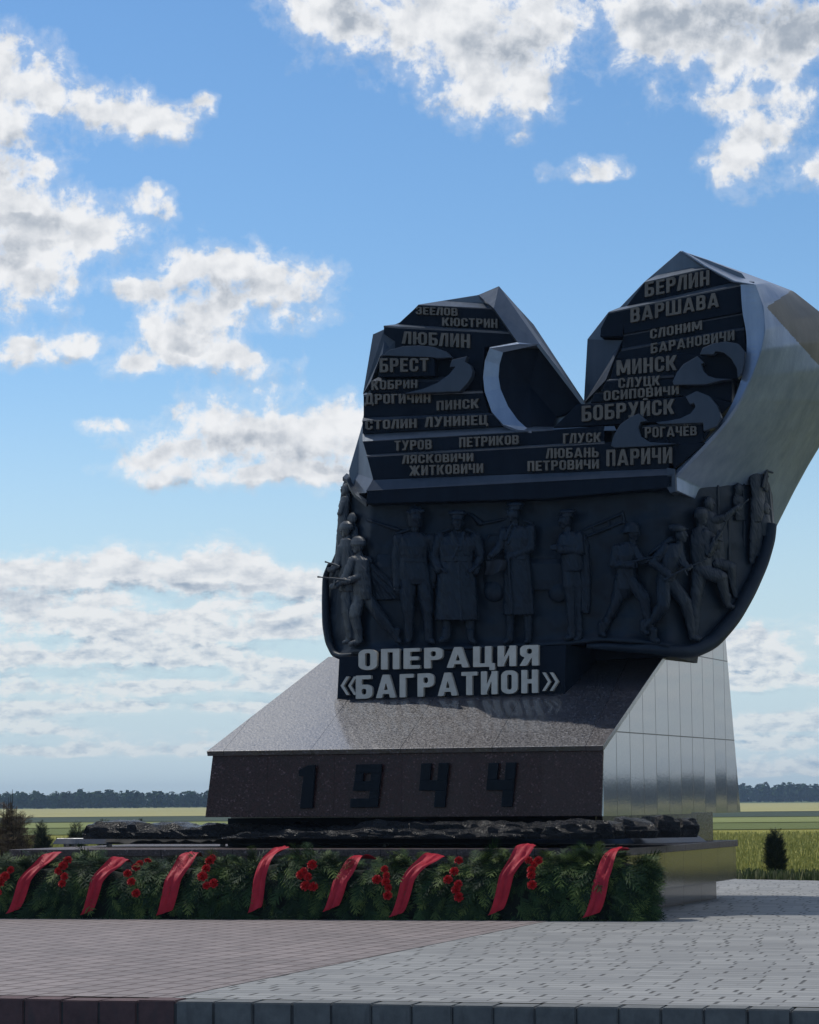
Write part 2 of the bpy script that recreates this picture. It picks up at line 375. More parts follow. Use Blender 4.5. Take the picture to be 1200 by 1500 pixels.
# ------------------------------------------------------------------ ground
def pavers(name, c1, c2, joint, cw, cl, direction, stagger=.5, jw=.012, dash=False):
    """block paving: courses of width cw running along `direction`"""
    m, t, b = mat(name); p = pos(t)
    dx, dy = direction.x, direction.y
    u = t.vmath('DOT_PRODUCT', p, (dx, dy, 0)); v = t.vmath('DOT_PRODUCT', p, (-dy, dx, 0))
    wob = t.noise(p, 2.0, 3, .6)
    v = t.math('ADD', v, t.math('MULTIPLY', t.math('SUBTRACT', wob, .5), .018))
    r = t.math('FLOOR', t.math('DIVIDE', v, cw))
    wn = t.new('ShaderNodeTexWhiteNoise', noise_dimensions='1D'); t.set(wn.inputs['W'], r)
    sh = t.math('MULTIPLY', wn.outputs['Value'], cl * 3) if dash else t.math('MULTIPLY', r, cl * stagger)
    uu = t.math('DIVIDE', t.math('ADD', u, sh), cl)
    cidx = t.math('FLOOR', uu)
    w2 = t.new('ShaderNodeTexWhiteNoise', noise_dimensions='2D'); t.set(w2.inputs['Vector'], t.comb(cidx, r, 0))
    rnd = w2.outputs['Value']
    fu = t.math('MULTIPLY', t.math('SUBTRACT', .5, t.math('ABSOLUTE', t.math('SUBTRACT', t.math('FRACT', uu), .5))), cl)
    fv = t.math('MULTIPLY', t.math('SUBTRACT', .5, t.math('ABSOLUTE', t.math('SUBTRACT', t.math('FRACT', t.math('DIVIDE', v, cw)), .5))), cw)
    ju = t.smooth(fu, jw * 1.5, jw * .5); jv = t.smooth(fv, jw * 1.0, jw * .25)
    if dash:
        ju = t.math('MULTIPLY', ju, t.smooth(rnd, .30, .45)); jv = t.math('MULTIPLY', jv, t.smooth(t.noise(p, 1.7, 3, .6), .30, .55, .35, 1.0))
    j = t.math('MAXIMUM', ju, jv)
    col = t.ramp(t.math('MULTIPLY_ADD', rnd, .55, t.math('MULTIPLY', t.noise(p, 5, 6, .65), .45)), [(.15, c1), (.8, c2)])
    stain = t.smooth(t.noise(p, .35, 5, .6), .35, .75)
    col = t.mix(t.math('MULTIPLY', stain, .22), col, c4((.075, .075, .077)))
    speck = t.smooth(t.noise(p, 40, 2, .5), .66, .74)
    col = t.mix(t.math('MULTIPLY', speck, .35), col, c4((.06, .06, .06)))
    col = t.mix(t.math('MULTIPLY', j, .85), col, c4(joint))
    t.set(b.inputs['Base Color'], col); b.inputs['Roughness'].default_value = .82
    b.inputs['Specular IOR Level'].default_value = .3
    bump(t, b, t.math('SUBTRACT', t.math('MULTIPLY', t.noise(p, 60, 3, .6), .12), j), .5, .012)
    return m
KA, KB = G(0, 1463), G(1200, 1480)
KD = (KB - KA).normalized(); KN = Vector((-KD.y, KD.x, 0))
PLB = 14.8      # back edge of the plaza (Y)
def backline(x): return G(0, 1268).y + (G(1200, 1290).y - G(0, 1268).y) * (x - G(0, 1268).x) / (G(1200, 1290).x - G(0, 1268).x)
M['grey_paving'] = pavers('grey_pavers', (.215, .218, .214), (.305, .305, .293), (.035, .033, .03), .24, .36, KD, dash=True, jw=.016)
M['red_paving'] = pavers('red_pavers', (.200, .172, .165), (.265, .226, .215), (.05, .030, .026), .26, .42, Vector((0.02, 1, 0)).normalized(), jw=.02)

ka0 = KA - KD * 40; kb0 = KB + KD * 40
kw = 0.30
def at_kerb(s, n, z): q = KA + KD * s + KN * n; return Vector((q.x, q.y, z))
# plaza sheet
pa, pb = at_kerb(-40, kw, 0), at_kerb(50, kw, 0)
plaza = raw('plaza', [pa, pb, (pb.x, backline(pb.x), 0), (pa.x, backline(pa.x), 0)], [(0, 1, 2, 3)], M['grey_paving'])
tag(plaza, 'grey block paved plaza in front of the monument', None, kind='structure')
r1, r2 = G(325, 1447), G(790, 1352)
dirr = (r2 - r1).normalized()
# where the boundary meets the kerb
def hit(p, d):
    s = ((KA + KN * kw) - p).dot(KN) / d.dot(KN); return p + d * s
c0 = hit(r1, dirr); c1 = r2 + dirr * 2.0
off = Vector((-14, 0, 0))
l0 = hit(r1 + off, dirr)
pth = raw('red_path', [(l0.x, l0.y, .004), (c0.x, c0.y, .004), (c1.x, c1.y, .004), (c1.x + off.x, c1.y, .004)], [(0, 1, 2, 3)], M['red_paving'])
tag(pth, 'reddish block paved path leading up to the monument', None, kind='structure')
# kerb stones
def kerbmat(name, c1, c2):
    m, t, b = mat(name); p = pos(t)
    n = t.noise(p, 6, 7, .65)
    col = t.ramp(n, [(.3, c1), (.7, c2)])
    col = t.mix(t.math('MULTIPLY', t.smooth(t.noise(t.vmath('MULTIPLY', p, (3, 3, .7)), 4, 4, .6), .5, .75), .45), col, c4((.05, .05, .052)))
    t.set(b.inputs['Base Color'], col); b.inputs['Roughness'].default_value = .85
    bump(t, b, t.noise(p, 70, 4, .6), .35, .006)
    return m
M['kerb_grey'] = kerbmat('kerb_concrete', (.085, .09, .09), (.15, .155, .15))
M['kerb_red'] = kerbmat('kerb_red_concrete', (.065, .034, .034), (.115, .062, .06))
M['bed'] = kerbmat('kerb_bed', (.03, .03, .03), (.06, .06, .06))
random.seed(5)
step = (G(1200, 1480) - G(0, 1463)).length / 20.3
s_red = (G(255, 1467) - KA).dot(KD)
bmr, bmg = bmesh.new(), bmesh.new()
s = s_red - step * 16
i = 0
while s < 12.0:
    bm = bmr if s < s_red - .01 else bmg
    g = .005; dz = random.uniform(-.005, .005); dn = random.uniform(-.005, .005)
    a, e = s + g, s + step - g
    sub = bmesh.new()
    solid(sub, [at_kerb(a, dn, -.30), at_kerb(e, dn, -.30), at_kerb(e, dn, dz), at_kerb(a, dn, dz)],
          [at_kerb(a, kw - .006, -.30), at_kerb(e, kw - .006, -.30), at_kerb(e, kw - .006, dz), at_kerb(a, kw - .006, dz)])
    bmesh.ops.recalc_face_normals(sub, faces=sub.faces)
    bmesh.ops.bevel(sub, geom=list(sub.edges), offset=.009, segments=2, affect='EDGES')
    tmp = bpy.data.meshes.new('t'); sub.to_mesh(tmp); sub.free(); bm.from_mesh(tmp); bpy.data.meshes.remove(tmp)
    s += step; i += 1
kr = from_bm('red_kerb', bmr, M['kerb_red']); tag(kr, 'dark red concrete kerb stones edging the red path', None, kind='structure')
kg = from_bm('kerb', bmg, M['kerb_grey']); tag(kg, 'grey concrete kerb stones edging the plaza', None, kind='structure')
kb = raw('kerb_bed', [at_kerb(-40, .012, -.02), at_kerb(50, .012, -.02), at_kerb(50, kw + .02, -.02), at_kerb(-40, kw + .02, -.02), at_kerb(-40, .012, -.4), at_kerb(50, .012, -.4)],
         [(0, 1, 2, 3), (4, 5, 1, 0)], M['bed']); tag(kb, 'dark mortar bed in the kerb joints', None, kind='structure')
def roadmat():
    m, t, b = mat('asphalt'); p = pos(t)
    t.set(b.inputs['Base Color'], t.ramp(t.noise(p, 30, 5, .7), [(.3, (.035, .035, .037)), (.7, (.07, .07, .07))])); b.inputs['Roughness'].default_value = .9
    bump(t, b, t.noise(p, 90, 3, .6), .5, .01); return m
M['road'] = roadmat()
q0, q1 = at_kerb(-60, 0.02, -.24), at_kerb(70, .02, -.24)
rd = raw('road', [q0, at_kerb(-60, -40, -.24), at_kerb(70, -40, -.24), q1], [(0, 1, 2, 3)], M['road']); tag(rd, 'dark asphalt road below the kerb', None, kind='structure')

def fieldmat(name, cols, scale=.05, stretch=(1, 1, 1), rough=.95, bstr=.6, fine=3.0):
    m, t, b = mat(name); p = pos(t)
    n = t.noise(t.vmath('MULTIPLY', p, stretch), scale, 8, .65, .5)
    f = t.noise(p, fine, 5, .7)
    t.set(b.inputs['Base Color'], t.ramp(t.math('MULTIPLY_ADD', f, .4, t.math('MULTIPLY', n, .6)), [(.30 + .4 * i / max(1, len(cols) - 1), c) for i, c in enumerate(cols)]))
    b.inputs['Roughness'].default_value = rough; b.inputs['Specular IOR Level'].default_value = .1
    bump(t, b, f, bstr, .15); return m
M['land'] = fieldmat('land_green', [(.09, .12, .05), (.14, .17, .07)], .01)
land = raw('ground', [(-2400, -300, -.35), (2400, -300, -.35), (2400, 2600, -.35), (-2400, 2600, -.35)], [(0, 1, 2, 3)], M['land']); tag(land, 'wide flat farmland reaching the horizon', None, kind='structure')
def band(name, y0, y1, z, m, label, x0=-700, x1=1900, zc=0.0):
    """a field lying between two distances from the camera, along the lie of the land"""
    def D(y): return FPX * (CAM.z - z) / (y - 1175.3)
    def row(d): 
        c = CAM + Vector((fw.x, fw.y, 0)).normalized() * d; hw = d * .95
        r0 = Vector((math.cos(YAW), math.sin(YAW), 0))
        a = c - r0 * hw; e = c + r0 * hw
        return Vector((a.x, a.y, z)), Vector((e.x, e.y, z))
    a0, a1 = row(D(y0)); b0, b1 = row(D(y1))
    o = raw(name, [a0, a1, b1, b0], [(0, 1, 2, 3)], m); tag(o, label, None, kind='structure'); return o
M['wheat'] = fieldmat('ripening_wheat', [(.15, .155, .035), (.24, .23, .05), (.30, .28, .07)], .10, (1, 1, 1), fine=6)
M['wheat2'] = fieldmat('green_wheat', [(.10, .13, .04), (.15, .17, .06)], .05)
M['pale'] = fieldmat('pale_field', [(.30, .29, .13), (.40, .37, .18)], .02)
M['darkfield'] = fieldmat('dark_field', [(.045, .065, .05), (.07, .09, .065)], .03)
M['midfield'] = fieldmat('mid_field', [(.17, .20, .07), (.24, .26, .10)], .03)
band('wheat_field', 1300, 1216, -.16, M['wheat'], 'yellow green ripening wheat field behind the plaza')
band('green_field', 1218, 1207, -.12, M['wheat2'], 'green crop field beyond the wheat')
band('midway_field', 1208, 1199.5, -.08, M['midfield'], 'light green field beyond the green crop')
band('dark_field', 1200, 1192, -.04, M['darkfield'], 'dark green field strip beyond the light field')
band('pale_field', 1192.5, 1180.5, 0.0, M['pale'], 'pale yellow field in front of the forest')
M['verge'] = fieldmat('verge_grass', [(.06, .08, .03), (.11, .12, .05), (.16, .14, .08)], .6, fine=12)
vx0, vx1 = -40, 40
vg = raw('grass_verge', [(vx0, backline(vx0), -.02), (vx1, backline(vx1), -.02), (vx1, backline(vx1) + 2.6, -.02), (vx0, backline(vx0) + 2.6, -.02)], [(0, 1, 2, 3)], M['verge'])
tag(vg, 'rough grass verge along the back of the plaza', None, kind='structure')

# ------------------------------------------------------------------ monument
mon = empty('monument', (0, 2.5, 0))
tag(mon, 'massive dark winged war memorial with relief figures, place names and 1944 on a granite base', 'monument')

# plinth and footing
pf = G(915, 1244.5, .90); pr = G(1078, 1231.7, .90); pl = G(17, 1246, .90)
px1, py0 = pf.x, pf.y
pyb = pr.y
plx = pl.x
bm = bmesh.new()
solid(bm, [Vector((plx, pl.y, .30)), Vector((px1, py0, .30)), Vector((px1, py0, .90)), Vector((plx, pl.y, .90))],
      [Vector((plx, pyb, .30)), Vector((pr.x, pyb, .30)), Vector((pr.x, pyb, .90)), Vector((plx, pyb, .90))])
from_bm('plinth', bm, M['plinthside'], mon, bevel=.008)
bm = bmesh.new(); o_ = .03
solid(bm, [Vector((plx - o_, pl.y - o_, .815)), Vector((px1 + o_, py0 - o_, .815)), Vector((px1 + o_, py0 - o_, .915)), Vector((plx - o_, pl.y - o_, .915))],
      [Vector((plx - o_, pyb + o_, .815)), Vector((pr.x + o_, pyb + o_, .815)), Vector((pr.x + o_, pyb + o_, .915)), Vector((plx - o_, pyb + o_, .915))])
from_bm('coping', bm, M['plinthtop'], mon, bevel=.01)
bm = bmesh.new(); i_ = .28
solid(bm, [Vector((plx + i_, pl.y + i_, 0)), Vector((px1 - i_, py0 + i_, 0)), Vector((px1 - i_, py0 + i_, .297)), Vector((plx + i_, pl.y + i_, .297))],
      [Vector((plx + i_, pyb - i_, 0)), Vector((pr.x - i_, pyb - i_, 0)), Vector((pr.x - i_, pyb - i_, .297)), Vector((plx + i_, pyb - i_, .297))])
from_bm('footing', bm, M['plinthside'], mon)

# base block: front face, sloped top, right flank, left flank
A = P(302, 1197, 0); Bc = P(884, 1195.5, 0)
YT = 0.05
T0 = P(313, 1104, YT); T1 = P(886.5, 1096, YT)
K1 = P(1085, 1190, 7.0)
pn = Vector((K1.y - Bc.y, -(K1.x - Bc.x), 0)).normalized()            # the right flank stands plumb
def on_flank(px, py):
    d = ray(px, py); return CAM + d * ((Bc - CAM).dot(pn) / d.dot(pn))
S1 = on_flank(980, 957); S0 = P(482, 967, S1.y + .10); KT = on_flank(1063, 935); T1c = Vector((T1.x, T1.y, T1.z)); T1c -= pn * (T1c - Bc).dot(pn)
K0 = Vector((A.x - .25, 7.0, A.z)); KT0 = Vector((S0.x - .05, KT.y, S0.z + .1))
print('flank', S1, KT, T1c - T1)
bm = bmesh.new()
vA, vB, vT0, vT1, vS0, vS1, vK1, vKT, vK0, vKT0 = [bm.verts.new(v) for v in (A, Bc, T0, T1c, S0, S1, K1, KT, K0, KT0)]
bm.faces.new((vA, vK0, vK1, vB)); bm.faces.new((vT1, vB, vK1, vKT, vS1)); bm.faces.new((vA, vT0, vS0, vKT0, vK0)); bm.faces.new((vK0, vKT0, vKT, vK1)); bm.faces.new((vS0, vS1, vKT, vKT0))
bm.faces.new((vA, vB, vT1, vT0)); bm.faces.new((vT0, vT1, vS1, vS0))
from_bm('flank_cladding', bm, M['side'], mon)
# polished red granite facing and sloping slab, standing proud of the core
e = .035
n_front = Vector((0, -1, .02))
bm = bmesh.new()
solid(bm, [A + Vector((0, -e, 0)), Bc + Vector((-.02, -e, 0)), T1 + Vector((-.02, -e, -.03)), T0 + Vector((0, -e, -.03))],
      [A + Vector((0, .02, 0)), Bc + Vector((-.02, .02, 0)), T1 + Vector((-.02, .02, -.03)), T0 + Vector((0, .02, -.03))])
from_bm('front_panel', bm, M['granite'], mon, bevel=.006)
nS = (S1 - T1).cross(S0 - T1).normalized()
if nS.z < 0: nS = -nS
def lift(v, h): return v + nS * h
T0f = T0 + Vector((-.06, -.10, -.02)); T1f = T1 + Vector((0, -.10, -.02))
bm = bmesh.new()
solid(bm, [lift(T0f, .06), lift(T1f, .06), lift(S1, .06), lift(S0, .06)], [lift(T0f, -.02), lift(T1f, -.02), lift(S1, -.02), lift(S0, -.02)])
from_bm('sloping_slab', bm, M['slope'], mon, bevel=.008)
# neck under the block
nk = G(1045, 1231.5, .915)
bm = bmesh.new(); nf = P(883, 1205, 1.3)
nl = P(338, 1205, 1.0)
solid(bm, [Vector((nl.x, 1.0, .915)), Vector((nf.x, 1.3, .915)), Vector((nf.x, 1.3, 1.36)), Vector((nl.x, 1.0, 1.36))],
      [Vector((nl.x, nk.y, .915)), Vector((nk.x, nk.y, .915)), Vector((nk.x, nk.y, 1.36)), Vector((nl.x, nk.y, 1.36))])
from_bm('neck', bm, M['plinthside'], mon)
bm = bmesh.new(); box(bm, (nl.x + .01, .86, .918), (nf.x - .01, .985, 1.335)); from_bm('recess_shade', bm, M['digits'], mon)  # black sheet added for the deep shade of the recess under the block

# numerals of the date
def z5(L, ox=290, oy=920, s=2.927): return [(ox + x / s, oy + y / s) for x, y in L]
def numeral(polys, hole=None):
    bm = bmesh.new()
    for L in polys: slab(L, -.085, -.03, bm)
    return from_bm('date_numeral', bm, M['digits'], mon, bevel=.006)
numeral([z5([(432, 610), (470, 588), (502, 587), (490, 772), (437, 774), (452, 634), (432, 634)])])
numeral([z5([(678, 585), (787, 583), (784, 622), (674, 622)]), z5([(674, 622.2), (709, 622.2), (706, 656), (671, 656)]), z5([(742, 622.2), (784, 622.2), (781, 656), (739, 656)]),
         z5([(671, 656.2), (781, 656.2), (776.8, 698), (662, 698)]), z5([(736.5, 698.2), (776.8, 698.2), (773.5, 731), (733.5, 731)]), z5([(655, 731.2), (773.5, 731.2), (769, 769), (651, 770)])])
four = [[(958, 580), (1000, 580), (993.5, 652), (951.5, 652)], [(1032, 578), (1075, 578), (1068.5, 652), (1026, 652)], [(951.5, 652.2), (1068.5, 652.2), (1064, 697), (947, 697)], [(1018, 697.2), (1064, 697.2), (1058, 768), (1011, 768)]]
numeral([z5(L) for L in four])
numeral([[(x + 98.5, y - 0.6) for x, y in z5(L)] for L in four])

# relief ground: the sheet curves back at both ends
def Yg(x):
    if x < 545: return 1.85 + (545 - x) * .011
    if x > 975: return 1.85 + ((x - 975) / 155.) ** 1.35 * 2.1
    return 1.85
def interp(L, x):
    for (x0, y0), (x1, y1) in zip(L, L[1:]):
        if x <= x1: return y0 + (y1 - y0) * max(0, (x - x0)) / (x1 - x0)
    return L[-1][1]
TOP = [(476, 860), (481, 833), (491, 812), (494, 780), (497, 735), (503, 702), (509, 697), (516, 712), (526, 724), (540, 736), (760, 727), (985, 716), (1003, 715), (1030, 708), (1060, 692), (1085, 678), (1105, 668), (1118, 664), (1126, 700), (1131, 775)]
BOT = [(476, 905), (481, 940), (488, 962), (497, 966), (520, 956), (700, 950), (828, 944), (880, 938), (940, 942), (970, 945), (1005, 955), (1035, 950), (1062, 925), (1090, 885), (1108, 850), (1122, 815), (1131, 790)]
def relief_sheet():
    xs = [476 + (1131 - 476) * i / 130 for i in range(131)]; ny = 40
    V, F = [], []
    for lay in (0, 1):
        for x in xs:
            a, b = interp(TOP, x), interp(BOT, x)
            for j in range(ny + 1):
                y = a + (b - a) * j / ny
                nz = noise.noise(Vector((x * .03, y * .03, 1))) * .05 + noise.noise(Vector((x * .09, y * .09, 4))) * .022
                Y = Yg(x) + nz
                # shallow cove at the foot, so the sheet comes forward to its lip
                t = max(0, 1 - (b - y) / 16.0); Y -= .16 * t * t
                p = P(x, y, Y)
                if lay: p = p + Vector((0, .30, 0))
                V.append(p)
    n = len(xs) * (ny + 1); w = ny + 1
    for i in range(len(xs) - 1):
        for j in range(ny):
            a = i * w + j; F.append((a, a + 1, a + w + 1, a + w)); F.append((n + a, n + a + w, n + a + w + 1, n + a + 1))
    for i in range(len(xs) - 1):
        a = i * w; F.append((a, a + w, n + a + w, n + a)); a += ny; F.append((a, n + a, n + a + w, a + w))
    for j in range(ny):
        a = j; F.append((a, n + a, n + a + 1, a + 1)); a += (len(xs) - 1) * w; F.append((a, a + 1, n + a + 1, n + a))
    o = raw('relief_panel', V, F, M['relief'], mon, smooth=True)
    return o
relief_sheet()
def tube(pts, rad, bm=None, seg=8):
    bm = bm or bmesh.new(); rings = []
    for i, p in enumerate(pts):
        a = pts[max(0, i - 1)]; b = pts[min(len(pts) - 1, i + 1)]
        t = (b - a).normalized(); u = t.cross(Vector((.13, .9, .3))).normalized(); v = t.cross(u)
        r = rad[i] if isinstance(rad, (list, tuple)) else rad
        rings.append([bm.verts.new(p + (u * math.cos(k * 2 * math.pi / seg) + v * math.sin(k * 2 * math.pi / seg)) * r) for k in range(seg)])
    for A_, B_ in zip(rings, rings[1:]):
        for k in range(seg): bm.faces.new((A_[k], A_[(k + 1) % seg], B_[(k + 1) % seg], B_[k]))
    bm.faces.new(rings[0][::-1]); bm.faces.new(rings[-1])
    return bm
def dense(L, n):
    out = []
    for i in range(n + 1):
        s = i / n * (len(L) - 1); k = min(int(s), len(L) - 2); f = s - k
        out.append(tuple(a + (b - a) * f for a, b in zip(L[k], L[k + 1])))
    return out
def smoothpath(L, n=60):
    L = dense(L, n)
    for _ in range(4): L = [L[0]] + [tuple((a + 2 * b + c) / 4 for a, b, c in zip(L[i - 1], L[i], L[i + 1])) for i in range(1, len(L) - 1)] + [L[-1]]
    return L
# heavy rolled lip below right and the thinner one below left
lp = smoothpath([(860, 946), (900, 948), (950, 950), (985, 954), (1015, 955), (1045, 940), (1075, 905), (1098, 865), (1116, 825), (1126, 790), (1128, 768)])
bm = tube([P(x, y, Yg(x) - .10) for x, y in lp], [.04 + .075 * math.sin(min(1, i / 45) * math.pi * .62) for i in range(len(lp))], seg=10)
from_bm('relief_lip', bm, M['relief'], mon, smooth=True)
lp = smoothpath([(483, 826), (477, 845), (477, 880), (478, 915), (482, 940), (490, 958), (500, 961), (530, 956)])
bm = tube([P(x, y, Yg(x) - .10) for x, y in lp], [.015 + .05 * math.sin(math.pi * min(1, .05 + i / 60)) ** .6 for i in range(len(lp))], seg=10)
from_bm('relief_lip', bm, M['relief'], mon, smooth=True)
lp = smoothpath([(506, 699), (512, 703), (517, 714), (524, 724), (533, 731), (541, 738)])
bm = bmesh.new(); rr = []
for i, (x, y) in enumerate(lp):
    rr.append([bm.verts.new(P(x - 4, y, Yg(x) - .25)), bm.verts.new(P(x + 2, y - 6, Yg(x) + .05)), bm.verts.new(P(x + 2, y - 1, Yg(x) + .1)), bm.verts.new(P(x - 4, y + 5, Yg(x) - .2))])
for a, b in zip(rr, rr[1:]):
    for k in range(4): bm.faces.new((a[k], a[(k + 1) % 4], b[(k + 1) % 4], b[k]))
from_bm('relief_scroll', bm, M['arrow'], mon)

# title block
bm = bmesh.new()
f = [P(497, 962, 1.66), P(829, 945, 1.66), P(826, 1030, 1.66), P(492, 1040, 1.66)]
f[2].z -= .2; f[3].z -= .2
b_ = [Vector((f[0].x, 3.6, f[0].z)), Vector((f[1].x + .35, 3.6, f[1].z)), Vector((f[1].x + .35, 3.6, f[2].z)), Vector((f[0].x, 3.6, f[3].z))]
solid(bm, f, b_)
from_bm('title_block', bm, M['bronze'], mon, bevel=.008)

from_bm('core', slab([(505, 900), (1000, 880), (988, 962), (505, 985)], 2.75, 4.6), M['bronze'], mon)
# ---- body: two wings behind the stepped inscriptions
def zA(L): return [(500 + x * .3, 360 + y * .3) for x, y in L]
def zB(L): return [(800 + x / 3., 350 + y / 3.) for x, y in L]
def wing(front, back, m='steel2'):
    """front/back: lists of (px, py, Y)"""
    return solid(bmesh.new(), [P(*v) for v in front], [P(*v) for v in back])
# lower body carrying both wings
bl = [(530, 640), (885, 600), (985, 640), (1010, 700), (1000, 760), (900, 900), (700, 930), (560, 930), (535, 735)]
from_bm('core', slab(bl, 2.2, 4.4, shrink=.82), M['bronze'], mon)
# left wing slab behind its steps
lw = [(546.5, 489.6), (563, 482), (590, 470), (613, 446), (700, 432), (731, 420), (770, 470), (860, 600), (800, 640), (700, 700), (520, 735), (511, 690), (531, 621)]
f = [P(x, y, 2.12) for x, y in lw]; b_ = []
for (x, y) in lw: b_.append(P(x + (700 - x) * .14 + 2, y + (600 - y) * .10, 3.9))
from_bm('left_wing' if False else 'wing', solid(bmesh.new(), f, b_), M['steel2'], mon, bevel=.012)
# steel fin of the left wing with its hollow
def facets(pts, faces, name, m, thick=.12):
    V = [P(*p) for p in pts]; n = len(V)
    bm = bmesh.new(); vs = [bm.verts.new(v) for v in V]
    for fc in faces: bm.faces.new([vs[i] for i in fc])
    bmesh.ops.recalc_face_normals(bm, faces=bm.faces)
    # all normals towards the viewer's side
    for fc in bm.faces:
        if fc.normal.dot(CAM - fc.calc_center_median()) < 0: fc.normal_flip()
    g = bmesh.ops.solidify(bm, geom=list(bm.faces), thickness=thick)
    me = bpy.data.meshes.new(name); bm.to_mesh(me); bm.free()
    return link(name, me, m, mon)
q = lambda x, y, Y: (500 + x * .3, 360 + y * .3, Y)
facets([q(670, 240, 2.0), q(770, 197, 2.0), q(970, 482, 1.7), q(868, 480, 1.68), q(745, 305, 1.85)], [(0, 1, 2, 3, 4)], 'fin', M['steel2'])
rim_o = [(725, 500), (702, 560), (693, 640), (700, 710), (735, 810), (790, 872), (860, 898), (930, 903)]
rim_i = [(790, 520), (773, 580), (768, 640), (778, 700), (815, 785), (862, 850), (900, 885), (930, 902)]
V, F = [], []
for (a, b) in zip(rim_o, rim_i): V += [q(*a, 1.66), q(*b, 1.73)]
for i in range(len(rim_o) - 1): F.append((2 * i, 2 * i + 1, 2 * i + 3, 2 * i + 2))
V += [q(868, 479, 1.66), q(970, 482, 1.71)]; n0 = len(V) - 2
F.append((0, n0, n0 + 1, 1))
facets(V, F, 'crescent_rim', M['flank'], .06)
# hollow inside the crescent, its shade put into the dark colour: two facets meeting in a crease
HV = [q(*b, 1.74) for b in rim_i] + [q(970, 483, 1.88), q(1192, 772, 2.07), q(1095, 828, 2.08), q(1050, 835, 2.05), q(1035, 885, 1.95), q(920, 680, 1.99)]
nI = len(rim_i); iA, iB, iC, iD, iE, iM = range(nI, nI + 6)
facets(HV, [(0, iA, iM), (iA, iB, iM), (iB, iC, iD, iM)] + [(i, i + 1, iM) for i in range(nI - 1)][::1] + [(nI - 1, iE, iD, iM)], 'hollow', M['bronze'], .05)
# narrow lit outer edge of the fin
facets([q(770, 197, 2.0), q(860, 298, 2.1), q(940, 385, 2.15), q(1196, 772, 1.9), q(1190, 770, 1.74), q(970, 482, 1.7)], [(0, 1, 2, 3, 4, 5)], 'fin_edge', M['steel2'], .05)
# lower left steel cheek
facets([(531, 621, 2.05), (546.5, 702, 1.75), (536, 722, 1.75), (507, 724, 2.3), (512, 690, 2.3)], [(0, 1, 2, 3, 4)], 'cheek', M['steel2'], .1)

# right wing slab and its broad swept flank
rw = zB([(590, 52), (710, 92), (860, 150), (960, 290), (950, 450), (880, 640), (760, 860), (600, 1000), (300, 1050), (60, 900), (30, 830), (165, 722), (175, 640), (182, 440), (275, 320), (325, 300), (430, 190)])
f = [P(x, y, 2.16) for x, y in rw]
b_ = [P(x + (985 - x) * .10, y + (620 - y) * .08, 4.2) for x, y in rw]
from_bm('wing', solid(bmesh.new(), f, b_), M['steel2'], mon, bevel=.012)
# swept flank: ruled surface from the rim of the inscription field out to the far edge
inner = smoothpath(zB([(600, 52), (715, 125), (830, 185), (920, 200), (955, 300), (962, 400), (945, 490), (900, 610), (850, 710), (790, 800), (710, 890), (620, 985), (568, 1040), (572, 1104)]), 300)
outer = smoothpath(zB([(592, 51), (720, 94), (860, 144), (990, 192), (1088, 230), (1205, 322), (1300, 430), (1330, 560), (1310, 720), (1240, 850), (1150, 1000), (1090, 1110), (1010, 1270), (950, 1300)]), 300)
NW = 80; V, F = [], []
for i, (a, b) in enumerate(zip(inner, outer)):
    s_ = i / (len(inner) - 1)
    Ya = 1.66 if s_ > .22 else 2.1 - .44 * s_ / .22
    Yb = 2.2 + 2.6 * min(1, s_ * 1.6)
    pa_, pb_ = P(*a, Ya), P(*b, Yb)
    for j in range(NW + 1):
        t = j / NW; p = pa_.lerp(pb_, t)
        p = p + Vector((.05, -.06, 0)) * math.sin(t * math.pi) * (1 if s_ > .3 else s_ / .3)
        V.append(p)
for i in range(len(inner) - 1):
    for j in range(NW):
        a = i * (NW + 1) + j; F.append((a, a + NW + 1, a + NW + 2, a + 1))
nV = len(V); Lr = NW + 1; nR = len(inner)
V2 = V + [v + Vector((-.05, .09, 0)) for v in V]
F2 = list(F) + [tuple(reversed([k + nV for k in fc])) for fc in F]
for i in range(nR - 1):
    for j in (0, NW):
        a = i * Lr + j; F2.append((a, a + Lr, a + Lr + nV, a + nV))
for j in range(NW):
    for i in (0, nR - 1):
        a = i * Lr + j; F2.append((a, a + 1, a + 1 + nV, a + nV))
bm = bmesh.new(); vs = [bm.verts.new(v) for v in V2]
for fc in F2: bm.faces.new([vs[k] for k in fc])
bmesh.ops.recalc_face_normals(bm, faces=bm.faces)
me = bpy.data.meshes.new('swept_flank'); bm.to_mesh(me); bm.free()
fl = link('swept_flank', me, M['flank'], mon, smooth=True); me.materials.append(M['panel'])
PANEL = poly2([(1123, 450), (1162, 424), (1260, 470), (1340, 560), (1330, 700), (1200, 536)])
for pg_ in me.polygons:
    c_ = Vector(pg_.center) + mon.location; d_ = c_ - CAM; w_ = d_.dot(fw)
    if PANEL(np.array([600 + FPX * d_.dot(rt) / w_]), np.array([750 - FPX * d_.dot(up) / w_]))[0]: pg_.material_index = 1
# bevelled band between the inscriptions and the flank
band_i = smoothpath(zB([(855, 200), (862, 330), (880, 400), (884, 500), (862, 610), (822, 720), (762, 820), (690, 900), (610, 980), (566, 1022)]), 40)
band_o = smoothpath(zB([(920, 200), (955, 300), (962, 400), (945, 490), (900, 610), (850, 710), (790, 800), (710, 890), (620, 985), (568, 1040)]), 40)
V, F = [], []
for a, b in zip(band_i, band_o): V += [(a[0], a[1], 1.72), (b[0], b[1], 1.66)]
for i in range(len(band_i) - 1): F.append((2 * i, 2 * i + 1, 2 * i + 3, 2 * i + 2))
facets(V, F, 'rim_band', M['flank'], .05)

